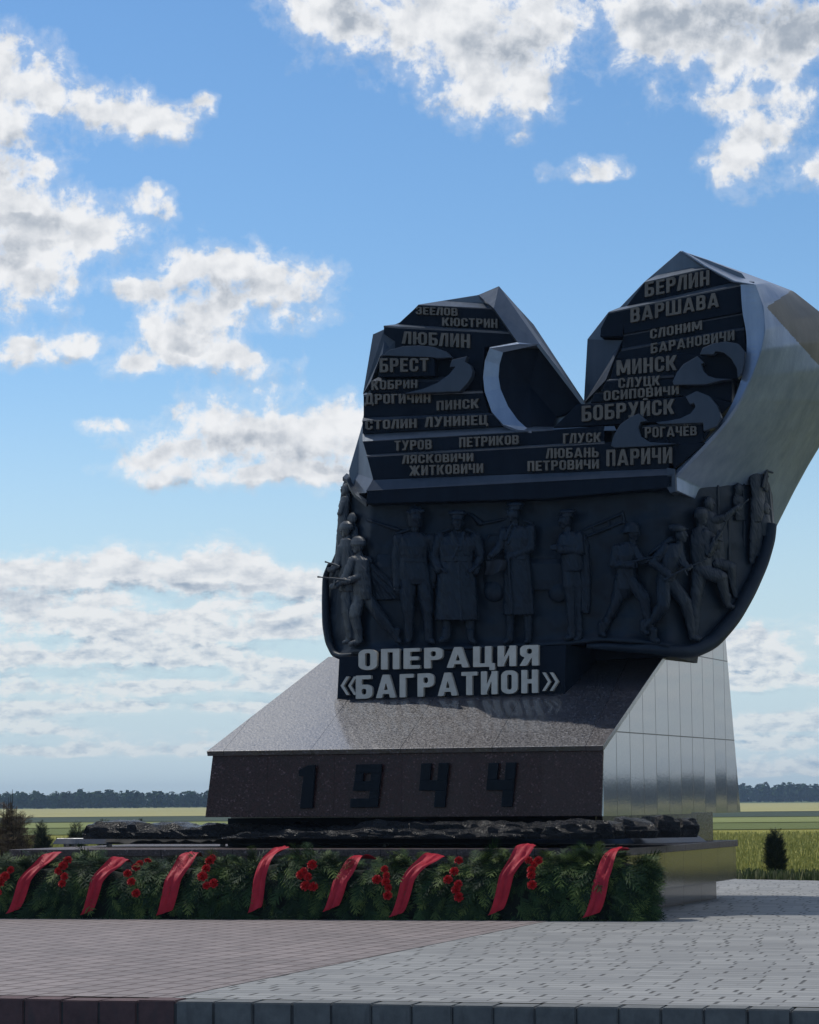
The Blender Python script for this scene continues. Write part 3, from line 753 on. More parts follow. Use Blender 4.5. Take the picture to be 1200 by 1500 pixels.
# inscription steps: (outline, Y of the face); each one set back above the one below, with a chamfer on top
def step_(poly, Y, back=2.35, bevel=.014, m='bronze', name='inscription_step'):
    return from_bm(name, slab(poly, Y, back), M[m], mon, bevel=bevel)
def chamfer(lo, Ylo, hi, Yhi, m='arrow'):
    """sloping ledge facet between the top of a lower step and the foot of the next"""
    V = [(x, y, Ylo) for x, y in lo] + [(x, y, Yhi) for x, y in hi[::-1]]
    return facets(V, [tuple(range(len(V)))], 'step_ledge', M[m], .03)
# left wing
step_(zA([(375, 290), (745, 307), (838, 417), (272, 385)]), 1.98)
facets([q(375, 288, 1.97), q(670, 240, 2.35), q(746, 306, 1.97)], [(0, 1, 2)], 'step_ledge', M['steel2'], .03)
step_(zA([(207, 390), (262, 402), (850, 424), (872, 470), (700, 497), (690, 712), (300, 722), (300, 640), (262, 500), (262, 467), (207, 430)]), 1.88)
chamfer(zA([(207, 390), (850, 424)]), 1.87, zA([(270, 383), (838, 416)]), 1.98, 'steel2')
step_(zA([(192, 540), (455, 548), (458, 636), (180, 642)]), 1.70)
step_(zA([(145, 662), (490, 656), (480, 690), (300, 722), (140, 718)]), 1.78)
chamfer(zA([(145, 662), (490, 657)]), 1.77, zA([(180, 642), (520, 640)]), 1.88, 'arrow')
step_(zA([(108, 728), (692, 710), (722, 815), (108, 840)]), 1.80)
chamfer(zA([(108, 728), (692, 710)]), 1.79, zA([(108, 722), (690, 705)]), 1.88, 'steel2')
step_(zA([(102, 855), (742, 822), (790, 882), (104, 918)]), 1.74)
chamfer(zA([(102, 855), (742, 822)]), 1.73, zA([(106, 840), (722, 815)]), 1.80, 'arrow')
# across both wings
step_(zA([(104, 955), (600, 925), (1040, 897), (1285, 878), (1285, 955), (600, 995), (124, 1022)]), 1.68)
chamfer(zA([(104, 955), (1040, 899)]), 1.67, zA([(104, 918), (790, 882), (1040, 884)]), 1.78, 'steel2')
step_(zA([(124, 1026), (600, 1000), (1285, 960), (1600, 940), (1600, 1088), (600, 1125), (155, 1142)]), 1.64)
chamfer(zA([(124, 1026), (1285, 960)]), 1.63, zA([(124, 1021), (1285, 954)]), 1.68, 'steel2')
step_(zA([(128, 1196), (600, 1172), (1000, 1150), (1618, 1120), (1618, 1180), (1000, 1235), (120, 1260)]), 1.58, back=2.3, name='ledge_band')
chamfer(zA([(122, 1196), (1618, 1118)]), 1.57, zA([(155, 1143), (1600, 1088)]), 1.64, 'arrow')
from_bm('ledge_end', slab(zB([(530, 1005), (566, 1010), (570, 1110), (545, 1118), (530, 1090)]), 1.58, 2.3), M['arrow'], mon, bevel=.01)
# right wing
step_(zB([(430, 192), (715, 127), (828, 190), (352, 297)]), 1.98)
facets([zB([p])[0] + (y,) for p, y in (((430, 190), 1.97), ((545, 128), 2.35), ((715, 125), 1.97))], [(0, 1, 2)], 'step_ledge', M['steel2'], .03)
step_(zB([(275, 322), (860, 205), (915, 190), (953, 256), (860, 298), (862, 322), (342, 418), (340, 388), (335, 428), (237, 430), (240, 392)]), 1.86)
chamfer(zB([(275, 322), (915, 188)]), 1.85, zB([(325, 302), (828, 190), (905, 184)]), 1.98, 'steel2')
step_(zB([(340, 422), (862, 327), (870, 388), (332, 482)]), 1.90)
chamfer(zB([(340, 422), (862, 327)]), 1.89, zB([(342, 417), (862, 321)]), 1.95, 'arrow')
step_(zB([(330, 488), (870, 394), (884, 500), (875, 560), (305, 525)]), 1.84)
chamfer(zB([(330, 488), (870, 394)]), 1.83, zB([(332, 481), (870, 387)]), 1.90, 'arrow')
step_(zB([(305, 530), (600, 500), (880, 520), (862, 610), (600, 640), (280, 617)]), 1.80)
step_(zB([(265, 620), (820, 616), (815, 715), (600, 670), (240, 672)]), 1.77)
chamfer(zB([(265, 622), (560, 600)]), 1.76, zB([(280, 616), (560, 596)]), 1.80, 'arrow')
step_(zB([(215, 676), (600, 652), (820, 720), (700, 840), (600, 690), (195, 720)]), 1.74)
step_(zB([(135, 727), (610, 692), (760, 790), (690, 890), (600, 800), (32, 830)]), 1.70)
step_(zB([(420, 827), (692, 808), (690, 890), (560, 935), (430, 905)]), 1.66)
chamfer(zB([(32, 832), (300, 822)]), 1.69, zB([(0, 842), (310, 842)]), 1.68, 'steel2')
chamfer(zB([(420, 827), (692, 808)]), 1.65, zB([(420, 820), (692, 800)]), 1.70, 'steel2')
step_(zB([(300, 918), (560, 900), (700, 895), (600, 980), (562, 1010), (555, 985)]), 1.645)
# side steel returns seen beside the steps
facets([zB([p])[0] + (y,) for p, y in (((182, 441), 2.1), ((335, 446), 1.95), ((300, 525), 1.9), ((262, 620), 1.9), ((166, 722), 2.1))], [(0, 1, 2, 3, 4)], 'wing_return', M['arrow'], .04)
facets([q(155, 432, 2.1), q(207, 415, 2.0), q(265, 467, 1.95), q(265, 500, 1.95), q(190, 540, 1.9), q(145, 660, 1.9), q(106, 724, 2.1)], [(0, 1, 2, 3, 4, 5, 6)], 'wing_return', M['arrow'], .04)

# curved arrows of the advance
def curved(L, Y, m='arrow'):
    return from_bm('curved_arrow', slab(L, Y, Y + .16), M[m], mon, bevel=.012)
curved(zA([(300, 722), (400, 698), (470, 668), (525, 628), (555, 592), (528, 592), (540, 556), (615, 538), (603, 565), (630, 582), (641, 610), (636, 640), (615, 672), (578, 712)]), 1.62)
curved(zA([(205, 532), (235, 508), (300, 490), (380, 486), (450, 493), (515, 518), (540, 546), (470, 550), (440, 545), (192, 536)]), 1.66)
curved(zB([(675, 508), (688, 478), (735, 458), (790, 450), (845, 460), (872, 492), (870, 545), (860, 590), (842, 612), (838, 570), (812, 525), (780, 500), (745, 494), (735, 508)]), 1.60)
curved(zB([(556, 625), (575, 585), (603, 550), (665, 514), (696, 545), (682, 550), (690, 578), (712, 600), (745, 612), (818, 616), (760, 625), (700, 640), (560, 642)]), 1.60)
curved(zB([(480, 805), (540, 798), (590, 788), (635, 766), (656, 738), (650, 722), (632, 728), (612, 692), (662, 668), (718, 690), (752, 732), (770, 785), (750, 825), (692, 845), (690, 808), (500, 815)]), 1.57)
curved(zB([(284, 910), (296, 865), (325, 815), (370, 782), (408, 766), (446, 800), (415, 806), (406, 832), (418, 868), (455, 892), (582, 900), (440, 912), (300, 918)]), 1.56)

# ---- lettering
def rrect(x0, y0, x1, y1, r):
    def f(X, Y):
        cx, cy, hx, hy = (x0 + x1) / 2, (y0 + y1) / 2, (x1 - x0) / 2, (y1 - y0) / 2; rr = min(r, hx, hy)
        dx = np.maximum(np.abs(X - cx) - (hx - rr), 0); dy = np.maximum(np.abs(Y - cy) - (hy - rr), 0)
        return dx * dx + dy * dy <= rr * rr + 1e-9
    return f
def glyphs(t, h):
    Wd = .36 + t; b = lambda x0, y0, x1, y1: (1, rrect(x0, y0, x1, y1, .0)); r = lambda *a: (1, rrect(*a)); er = lambda *a: (0, rrect(*a)); pg = lambda *L: (1, poly2(L))
    st = b(0, 0, t, 1); sr = b(Wd - t, 0, Wd, 1); mid = (.5 - h / 2, .5 + h / 2)
    ring = [r(0, 0, Wd, 1, .24), er(t, h, Wd - t, 1 - h, .09)]
    I = [st, sr, pg((t - .03, 0), (t - .03, .31), (Wd - t + .03, 1), (Wd - t + .03, .69))]
    bowl = [r(0, .40, Wd, 1, .2), er(t, .40 + h, Wd - t, 1 - h, .08)]
    low = [r(0, 0, Wd, .6, .2), er(t, h, Wd - t, .6 - h, .08)]
    E = [st, b(0, 0, Wd - .06, h), b(0, 1 - h, Wd - .06, 1), b(0, mid[0], Wd - .1, mid[1])]
    o2 = [(k, (lambda g: (lambda X, Y: g(X - .30, Y)))(g)) for k, g in ring]
    return {
        'О': (ring, Wd), 'С': (ring + [er(Wd - t - .02, .37, Wd + .1, .63, 0)], Wd), 'Р': (bowl + [st], Wd),
        'В': ([r(0, 0, Wd, .56, .18), r(0, .45, Wd - .02, 1, .18), st, er(t, h, Wd - t, .5 - h / 2, .06), er(t, .5 + h / 2, Wd - t - .02, 1 - h, .06)], Wd),
        'Б': (low + [st, b(0, 1 - h, Wd - .04, 1)], Wd), 'Ь': (low + [st], Wd), 'Г': ([st, b(0, 1 - h, Wd - .08, 1)], Wd - .08),
        'Е': (E, Wd - .06), 'Ё': (E + [b(.04, 1.07, .18, 1.2), b(.28, 1.07, .42, 1.2)], Wd - .06),
        'Д': ([pg((.08, .1), (.17, 1), (.64, 1), (.64, .1)), (0, poly2([(.10 + t, h), (.15 + t, 1 - h), (.64 - t, 1 - h), (.64 - t, h)])), b(0, 0, .72, h), b(0, -.15, .13, h), b(.59, -.15, .72, h)], .72),
        'Ж': ([b(.46 - t / 2, 0, .46 + t / 2, 1), pg((0, 1), (t + .02, 1), (.46, .52), (.34, .38)), pg((0, 0), (t + .02, 0), (.46, .48), (.34, .62)), pg((.92, 1), (.90 - t, 1), (.46, .52), (.58, .38)), pg((.92, 0), (.90 - t, 0), (.46, .48), (.58, .62))], .92),
        'З': ([r(0, 0, Wd, .56, .18), r(.02, .45, Wd - .02, 1, .18), er(t, h, Wd - t, .5 - h / 2, .06), er(t, .5 + h / 2, Wd - t - .02, 1 - h, .06), er(-.1, .34, t + .02, .68, 0)], Wd),
        'И': (I, Wd), 'Й': (I + [b(.14, 1.06, Wd - .14, 1.18)], Wd),
        'К': ([st, pg((t - .02, .40), (t - .02, .56), (.40, 1), (.40 + t + .03, 1), (.40, .5)), pg((t, .5), (t + .18, .58), (.42 + t, 0), (.40 - .0, 0))], .42 + t),
        'Л': ([sr, b(.12, 1 - h, Wd, 1), pg((-.04, 0), (t - .02, 0), (.12 + t, 1), (.12, 1))], Wd),
        'М': ([b(0, 0, t, 1), b(.80 - t, 0, .80, 1), pg((.02, 1), (t + .05, 1), (.47, .12), (.33, .12)), pg((.78, 1), (.75 - t, 1), (.33, .12), (.47, .12))], .80),
        'Н': ([st, sr, b(0, mid[0], Wd, mid[1])], Wd), 'П': ([st, sr, b(0, 1 - h, Wd, 1)], Wd), 'Т': ([b(.27 - t / 2, 0, .27 + t / 2, 1), b(0, 1 - h, .54, 1)], .54),
        'У': ([pg((.60 - t, 1), (.60, 1), (.30, 0), (.30 - t, 0)), pg((0, 1), (t, 1), (.42, .42), (.28, .26)), b(.03, 0, .26, h)], .60),
        'Ц': ([st, sr, b(0, 0, Wd, h), b(Wd - .06, -.17, Wd + .10, h)], Wd + .06), 'Ч': ([sr, b(0, .44, t, 1), b(0, .38, Wd, .38 + h)], Wd),
        'Ш': ([b(0, 0, t, 1), b(.45 - t / 2, 0, .45 + t / 2, 1), b(.90 - t, 0, .90, 1), b(0, 0, .90, h)], .90),
        'Ю': (o2 + [b(0, 0, t, 1), b(t - .02, mid[0], .34, mid[1])], .30 + Wd),
        'Я': (bowl + [sr, pg((-.02, 0), (t - .0, 0), (.18 + t, .46), (.16, .46))], Wd),
        'А': ([pg((0, 0), (t, 0), (.34 + t * .35, 1), (.34 - t * .55, 1)), pg((.68, 0), (.68 - t, 0), (.34 - t * .35, 1), (.34 + t * .55, 1)), b(.14, .17, .54, .17 + h)], .68),
    }
from mathutils.geometry import delaunay_2d_cdt
_gc = {}
def glyph(ch, t, h):
    """outline of one cast letter: (points, triangles, rim edges, advance)"""
    key = (ch, t, h)
    if key in _gc: return _gc[key]
    ops, adv = glyphs(t, h)[ch]
    n = 30; ss = 4; x0, y0 = -.14, -.27
    nx, ny = int((adv + .30) * n), int(1.60 * n)
    gx = x0 + (np.arange(nx * ss) + .5) / (n * ss); gy = y0 + (np.arange(ny * ss) + .5) / (n * ss)
    X, Y = np.meshgrid(gx, gy); m = np.zeros(X.shape, bool)
    for add, f in ops: m = (m | f(X, Y)) if add else (m & ~f(X, Y))
    c = m.reshape(ny, ss, nx, ss).mean((1, 3))
    vid, V, E = {}, [], []
    def vert(i, j, d):
        kk = (i, j, d)
        if kk not in vid:
            a = c[j, i]; b_ = c[j, i + 1] if d == 0 else c[j + 1, i]; f = (.5 - a) / (b_ - a)
            vid[kk] = len(V); V.append(Vector((x0 + (i + .5 + (f if d == 0 else 0)) / n, y0 + (j + .5 + (f if d == 1 else 0)) / n)))
        return vid[kk]
    for j in range(ny - 1):
        for i in range(nx - 1):
            q4 = (c[j, i] >= .5, c[j, i + 1] >= .5, c[j + 1, i + 1] >= .5, c[j + 1, i] >= .5)
            if all(q4) or not any(q4): continue
            cr = []
            if q4[0] != q4[1]: cr.append(vert(i, j, 0))
            if q4[1] != q4[2]: cr.append(vert(i + 1, j, 1))
            if q4[2] != q4[3]: cr.append(vert(i, j + 1, 0))
            if q4[3] != q4[0]: cr.append(vert(i, j, 1))
            E.append((cr[0], cr[1]))
            if len(cr) == 4: E.append((cr[2], cr[3]))
    vo, eo, fo = delaunay_2d_cdt(V, E, [], 0, 1e-6)[:3]
    def within(f):
        x = sum(vo[i].x for i in f) / len(f); y = sum(vo[i].y for i in f) / len(f)
        a = int((x - x0) * n * ss); b_ = int((y - y0) * n * ss)
        return 0 <= a < nx * ss and 0 <= b_ < ny * ss and m[b_, a]
    fo = [f for f in fo if within(f)]
    cnt = {}
    for f in fo:
        for a, b_ in zip(f, f[1:] + f[:1] if isinstance(f, list) else tuple(f[1:]) + tuple(f[:1])):
            e = (min(a, b_), max(a, b_)); cnt[e] = cnt.get(e, 0) + 1
    rim = [e for e, k in cnt.items() if k == 1]
    _gc[key] = ([(v.x, v.y) for v in vo], [tuple(f) for f in fo], rim, adv)
    return _gc[key]
def word(body, bl, br, h0, h1, Y, m='letters', t=.185, h=.15, depth=.05, name='place_name', gap=.11):
    total = sum(glyph(ch, t, h)[3] for ch in body) + gap * (len(body) - 1)
    V, F = [], []; cur = 0.0
    def place(gx, gy, d):
        u = gx / total; hh = h0 + (h1 - h0) * u
        p = P(bl[0] + (br[0] - bl[0]) * u, bl[1] + (br[1] - bl[1]) * u - gy * hh, Y); return (p.x, Y - d, p.z)
    for ch in body:
        pts, tris, rim, adv = glyph(ch, t, h); n0 = len(V); n = len(pts)
        V += [place(cur + x, y, depth) for x, y in pts] + [place(cur + x, y, -.012) for x, y in pts]
        F += [tuple(n0 + i for i in f) for f in tris] + [tuple(n0 + n + i for i in reversed(f)) for f in tris]
        F += [(n0 + a, n0 + b, n0 + n + b, n0 + n + a) for a, b in rim]
        cur += adv + gap
    bm = bmesh.new(); vs = [bm.verts.new(v) for v in V]
    for f in F:
        try: bm.faces.new([vs[i] for i in f])
        except ValueError: pass
    return from_bm(name, bm, M[m], mon)
def wA(b, x0, y0, x1, y1, h0, h1, Y, **k): return word(b, (500 + x0 * .3, 360 + y0 * .3), (500 + x1 * .3, 360 + y1 * .3), h0 * .3, h1 * .3, Y, **k)
def wB(b, x0, y0, x1, y1, h0, h1, Y, **k): return word(b, (800 + x0 / 3, 350 + y0 / 3), (800 + x1 / 3, 350 + y1 / 3), h0 / 3, h1 / 3, Y, **k)
wA('ЗЕЕЛОВ', 368, 336, 572, 345, 36, 38, 1.98)
wA('КЮСТРИН', 497, 393, 767, 404, 40, 44, 1.98)
wA('ЛЮБЛИН', 303, 480, 632, 502, 60, 68, 1.88)
wA('БРЕСТ', 192, 620, 430, 614, 68, 64, 1.70)
wA('КОБРИН', 152, 706, 376, 696, 46, 40, 1.78)
wA('ДРОГИЧИН', 118, 776, 440, 768, 50, 44, 1.80)
wA('ПИНСК', 470, 806, 676, 794, 46, 46, 1.80)
wA('СТОЛИН', 122, 900, 372, 890, 46, 44, 1.74)
wA('ЛУНИНЕЦ', 414, 888, 718, 874, 50, 46, 1.74)
wA('ТУРОВ', 264, 1002, 445, 994, 48, 46, 1.68)
wA('ПЕТРИКОВ', 580, 986, 870, 970, 48, 44, 1.68)
wB('ГЛУСК', 78, 902, 244, 894, 45, 42, 1.68)
wA('ЛЯСКОВИЧИ', 303, 1066, 648, 1054, 42, 40, 1.64)
wA('ЖИТКОВИЧИ', 336, 1124, 696, 1110, 48, 46, 1.64)
wB('ЛЮБАНЬ', 4, 966, 234, 960, 44, 42, 1.64)
wB('ПЕТРОВИЧИ', -78, 1022, 235, 1010, 44, 40, 1.64)
wB('ПАРИЧИ', 268, 1000, 556, 986, 72, 70, 1.64)
wB('РОГАЧЁВ', 437, 876, 664, 864, 48, 40, 1.66)
wB('БОБРУЙСК', 160, 804, 566, 770, 68, 66, 1.70)
wB('ОСИПОВИЧИ', 256, 714, 586, 684, 44, 38, 1.74)
wB('СЛУЦК', 321, 658, 503, 644, 44, 42, 1.77)
wB('МИНСК', 313, 602, 576, 578, 66, 66, 1.80)
wB('БАРАНОВИЧИ', 463, 506, 830, 446, 44, 44, 1.84)
wB('СЛОНИМ', 460, 442, 688, 400, 42, 40, 1.90)
wB('ВАРШАВА', 374, 370, 762, 300, 64, 64, 1.86)
wB('БЕРЛИН', 437, 258, 720, 204, 64, 66, 1.98)
word('ОПЕРАЦИЯ', (528, 982), (791, 975), 30, 30, 1.66, m='title', t=.20, h=.17, depth=.09, name='title_lettering', gap=.13)
word('БАГРАТИОН', (524, 1024), (790, 1015), 34, 34, 1.66, m='title', t=.20, h=.17, depth=.09, name='title_lettering', gap=.13)
def chev(x, y0, y1, d):
    ym = (y0 + y1) / 2; w_ = 8.5; t = 4.2
    L = [(x, ym), (x + d * w_, y0), (x + d * (w_ + t), y0), (x + d * t, ym), (x + d * (w_ + t), y1), (x + d * w_, y1)]
    return L
bm = bmesh.new()
for x in (499, 510): slab(chev(x, 991, 1018, 1)[::-1], 1.57, 1.655, bm)
from_bm('title_lettering', bm, M['title'], mon)
bm = bmesh.new()
for x in (818, 807): slab(chev(x, 985, 1012, -1), 1.57, 1.655, bm)
from_bm('title_lettering', bm, M['title'], mon)

# ---- relief figures: each body is grown from limbs and cloth volumes into one skin
SCRATCH = bpy.data.scenes.new('scratch')
def blob_mesh(shapes, vox=.8, folds=.5, seed=0, smooth_it=3):
    """shapes in photo pixels (x, y down, z towards the viewer) -> smooth closed mesh arrays"""
    bm = bmesh.new()
    def ringloft(rings):
        vs = []
        for c, ex, ez in rings:
            vs.append([bm.verts.new(c + ex * math.cos(a) + ez * math.sin(a)) for a in [k * math.pi / 7 for k in range(14)]])
        for A_, B_ in zip(vs, vs[1:]):
            for k in range(14): bm.faces.new((A_[k], A_[(k + 1) % 14], B_[(k + 1) % 14], B_[k]))
        bm.faces.new(vs[0][::-1]); bm.faces.new(vs[-1])
    for sh in shapes:
        if sh[0] == 'c':
            _, x0, y0, z0, r0, x1, y1, z1, r1 = sh
            a, b = Vector((x0, -y0, z0)), Vector((x1, -y1, z1)); t = (b - a); L = t.length
            t = t.normalized() if L > 1e-6 else Vector((0, 1, 0))
            u = t.cross(Vector((0.02, 0.01, 1))).normalized(); v = t.cross(u)
            rings = []
            for k in range(5):
                an = -math.pi / 2 + (k + .35) / 5 * math.pi / 2; rings.append((a + t * r0 * math.sin(an), u * r0 * math.cos(an), v * r0 * math.cos(an)))
            for k in range(5):
                an = (k) / 5 * math.pi / 2 * .94; rings.append((b + t * r1 * math.sin(an), u * r1 * math.cos(an), v * r1 * math.cos(an)))
            ringloft(rings)
        elif sh[0] == 'e':
            _, x, y, z, rx, ry, rz = sh
            ringloft([(Vector((x, -y + ry * math.sin(an), z)), Vector((rx * math.cos(an), 0, 0)), Vector((0, 0, rz * math.cos(an)))) for an in [-1.5 + 3.0 * k / 9 for k in range(10)]])
        elif sh[0] == 'l':
            ringloft([(Vector((x, -y, z)), Vector((rx, 0, 0)), Vector((0, 0, rz))) for x, y, z, rx, rz in sh[1]])
    bmesh.ops.recalc_face_normals(bm, faces=bm.faces)
    me = bpy.data.meshes.new('t'); bm.to_mesh(me); bm.free()
    o = bpy.data.objects.new('t', me); SCRATCH.collection.objects.link(o)
    md = o.modifiers.new('r', 'REMESH'); md.mode = 'VOXEL'; md.voxel_size = vox
    ms = o.modifiers.new('s', 'SMOOTH'); ms.factor = .5; ms.iterations = smooth_it
    with bpy.context.temp_override(scene=SCRATCH, view_layer=SCRATCH.view_layers[0]):
        dg = bpy.context.evaluated_depsgraph_get(); m2 = bpy.data.meshes.new_from_object(o.evaluated_get(dg))
    bpy.data.objects.remove(o); bpy.data.meshes.remove(me)
    if folds:
        nrm = [v.normal.copy() for v in m2.vertices]
        for v, vn in zip(m2.vertices, nrm):
            c = v.co
            d = noise.noise(Vector((c.x * .16 + c.y * .05, c.y * .05, c.z * .1 + seed))) * folds * 1.2 + (1 - 2 * abs(noise.noise(Vector((c.x * .30 + c.y * .12, c.y * .09, seed + 9))))) * folds * .75
            v.co = c + vn * d
    return m2
ZS = .0105
def place_relief(m2, name, parent, m='relief', lift_=0.0, smooth=True):
    for v in m2.vertices:
        x, y, z = v.co; v.co = P(x, -y, Yg(x) - (z + lift_) * ZS)
    m2.name = name; m2.materials.clear()
    return link(name, m2, M[m], parent, smooth)
FIGN = [0]
def figure(shapes, name='relief_soldier', folds=.95, lift_=0.0):
    FIGN[0] += 3
    return place_relief(blob_mesh(shapes, .75, folds, FIGN[0], 2), name, mon, lift_=lift_)
def extra(shapes, name, parent, folds=.0, vox=.6, lift_=0.0):
    return place_relief(blob_mesh(shapes, vox, folds, 1, 2), name, parent, lift_=lift_)
def head(x, y, z, face=0.0, r=1.0):
    """face: -1 looks left, 1 looks right, 0 towards the viewer"""
    c = [('e', x, y, z, 8.6 * r, 11.5 * r, 9.5 * r), ('e', x + face * 3.0 * r, y + 6 * r, z + 2 * (1 - abs(face)), 5.6 * r, 6.2 * r, 6.4 * r)]
    fx, fz = x + face * 8.6 * r, z + 9.4 * r * (1 - abs(face) * .8)
    c += [('c', fx, y - 2 * r, fz - .6, 1.3 * r, fx + face * 2.2 * r, y + 2.6 * r, fz + 1.2 * (1 - abs(face)), 1.8 * r),       # nose
          ('c', fx - 3.6 * r * (1 - abs(face) * .6), y - 3.4 * r, fz - 1.5, 1.5 * r, fx + 3.0 * r * (1 - abs(face)), y - 3.4 * r, fz - 1.5, 1.5 * r),   # brow
          ('c', fx - 2.2 * r, y + 6.2 * r, fz - 1.8, 1.2 * r, fx + 1.6 * r * (1 - abs(face)), y + 6.2 * r, fz - 1.8, 1.2 * r),  # mouth
          ('e', x + face * 4.6 * r, y + 10 * r, z + 5.2 * r * (1 - abs(face) * .6), 3.4 * r, 2.6 * r, 3.0 * r)]                    # chin
    for sgn in ((-1, 1) if abs(face) < .4 else (-face,)):
        c.append(('e', x + sgn * 8.2 * r * (1 - abs(face) * .75), y + 1.2 * r, z + 1 + 4 * abs(face), 1.9 * r, 3.6 * r, 2.4 * r))   # ears
    c.append(('c', x - face * 1.5, y + 8 * r, z - 1, 5.6 * r, x - face * 2, y + 19 * r, z - 2, 6.4 * r))
    return c
def hand(x, y, z, dx, dy, r=1.0):
    """palm with four curled fingers and a thumb, pointing along (dx, dy)"""
    L = math.hypot(dx, dy); dx, dy = dx / L, dy / L; nx, ny = -dy, dx
    c = [('c', x, y, z, 3.0 * r, x + dx * 3.2 * r, y + dy * 3.2 * r, z, 3.1 * r)]
    for k, ln in zip((-1.5, -.5, .5, 1.5), (4.2, 5.2, 4.8, 3.8)):
        ax, ay = x + dx * 4.4 * r + nx * k * 1.75 * r, y + dy * 4.4 * r + ny * k * 1.75 * r
        c.append(('c', ax, ay, z + .6, 1.05 * r, ax + dx * ln * r, ay + dy * ln * r, z - .6, .9 * r))
    c.append(('c', x + nx * 2.6 * r, y + ny * 2.6 * r, z + .8, 1.15 * r, x + nx * 4.4 * r + dx * 3.4 * r, y + ny * 4.4 * r + dy * 3.4 * r, z + 1.2, .95 * r))
    return c
def limb(*pts):
    return [('c', *a, *b) for a, b in zip(pts, pts[1:])]
def boot(x, y, z, dx, r=1.0):
    return [('c', x, y, z, 4.6 * r, x + dx * 7 * r, y + 3.2 * r, z + 2.5, 3.5 * r), ('c', x, y - 12 * r, z, 5.6 * r, x, y, z, 4.6 * r)]
def peaked_cap(parent, x, y, z, face=0.0, tilt=0.0, r=1.0):
    c = [('l', [(x, y - 9.5 * r, z, 11.5 * r, 9.5 * r), (x, y - 11.5 * r, z, 14.2 * r, 11.5 * r), (x, y - 14.5 * r + 0, z - .5, 13.2 * r, 11.0 * r), (x, y - 16.5 * r, z - 1, 8.5 * r, 7.5 * r)]),
         ('l', [(x, y - 4.2 * r, z, 9.9 * r, 10.2 * r), (x, y - 9.8 * r, z, 10.2 * r, 10.4 * r)])]
    if abs(face) < .5: c.append(('e', x + face * 5, y - 3.6 * r, z + 9.2 * r, 8.0 * r, 1.5 * r, 4.6 * r))
    else: c.append(('e', x + face * 10.2 * r, y - 3.6 * r, z + 1.5, 5.0 * r, 1.4 * r, 6.5 * r))
    if tilt:
        out = []
        for sh in c:
            if sh[0] == 'l': out.append(('l', [(a + (b - y) * -tilt, b + (a - x) * tilt, d, e_, g_) for a, b, d, e_, g_ in sh[1]]))
            else: out.append((sh[0], sh[1], sh[2] + (sh[1] - x) * tilt, *sh[3:]))
        c = out
    return extra(c, 'cap', parent)
def rifle(parent, x0, y0, z0, x1, y1, z1, mag=True, name='rifle'):
    dx, dy, dz = x1 - x0, y1 - y0, z1 - z0; L = math.hypot(dx, dy); ux, uy = dx / L, dy / L; nx, ny = -uy, ux
    if ny < 0: nx, ny = -nx, -ny
    at_ = lambda f, o=0: (x0 + dx * f + nx * o, y0 + dy * f + ny * o, z0 + dz * f)
    c = [('c', *at_(0, 1.2), 2.6, *at_(.26), 1.9), ('c', *at_(.22), 1.9, *at_(.62), 1.6), ('c', *at_(.6), 1.15, *at_(1), 1.0), ('c', *at_(.95), 1.3, *at_(1), 1.5)]
    if mag: c.append(('c', *at_(.46), 1.6, *at_(.46, 9), 1.5))
    return extra(c, name, parent, vox=.5)

# tank crewman in padded helmet, arms at his sides
f1 = figure(head(609, 757, 12, .55) + [('l', [(607, 780, 9, 11, 8), (606, 788, 10, 25, 11), (605, 800, 10, 24, 13), (605, 812, 10, 21.5, 12.5), (605, 821, 10, 20.5, 12), (606, 830, 10, 22.5, 12.5), (608, 848, 10, 24, 13), (609, 856, 9, 22, 12)])]
    + limb((585, 789, 9, 8.5), (580.5, 819, 9, 7.2), (582, 858, 12, 5.4)) + hand(582.5, 860, 13, .1, 1) + limb((630, 790, 7, 8.5), (636, 820, 6, 7), (634, 850, 8, 5.5)) + hand(634, 853, 9, 0, 1)
    + limb((598, 850, 10, 11.5), (597, 872, 11, 11.5), (598, 893, 12, 9.5), (599, 906, 11, 7.6), (599, 934, 10, 5.6)) + boot(599, 936, 11, -.15) + limb((620, 850, 9, 11.5), (624, 875, 10, 11.5), (626, 895, 11, 9), (627, 908, 10, 7.5), (628, 934, 9, 5.6)) + boot(628, 937, 10, .8)
    + [('c', 600, 786, 18, 2.6, 612, 812, 22, 1.2), ('c', 617, 786, 16, 2.6, 613, 800, 21, 1.4)])
extra([('l', [(608, 772, 9, 10.5, 9), (607.5, 762, 9, 11.8, 10.5), (608, 752, 10, 12.4, 11.5), (608.5, 746, 10, 11.4, 11), (609, 742, 10, 7, 7)]), ('c', 597, 750, 16, 2.2, 620, 748, 20, 2.2), ('c', 608, 741, 14, 2, 608, 750, 21, 2), ('c', 602, 743, 14, 1.8, 600, 752, 19, 1.8), ('c', 615, 743, 14, 1.8, 617, 750, 20, 1.8)], 'helmet', f1)
extra([('l', [(605.5, 818, 10, 21.8, 13.6), (605.5, 823.5, 10, 21.8, 13.6)])], 'belt', f1)
extra([('c', 581, 782, 11, 2.4, 598, 776, 11, 2.4)], 'epaulette', f1)
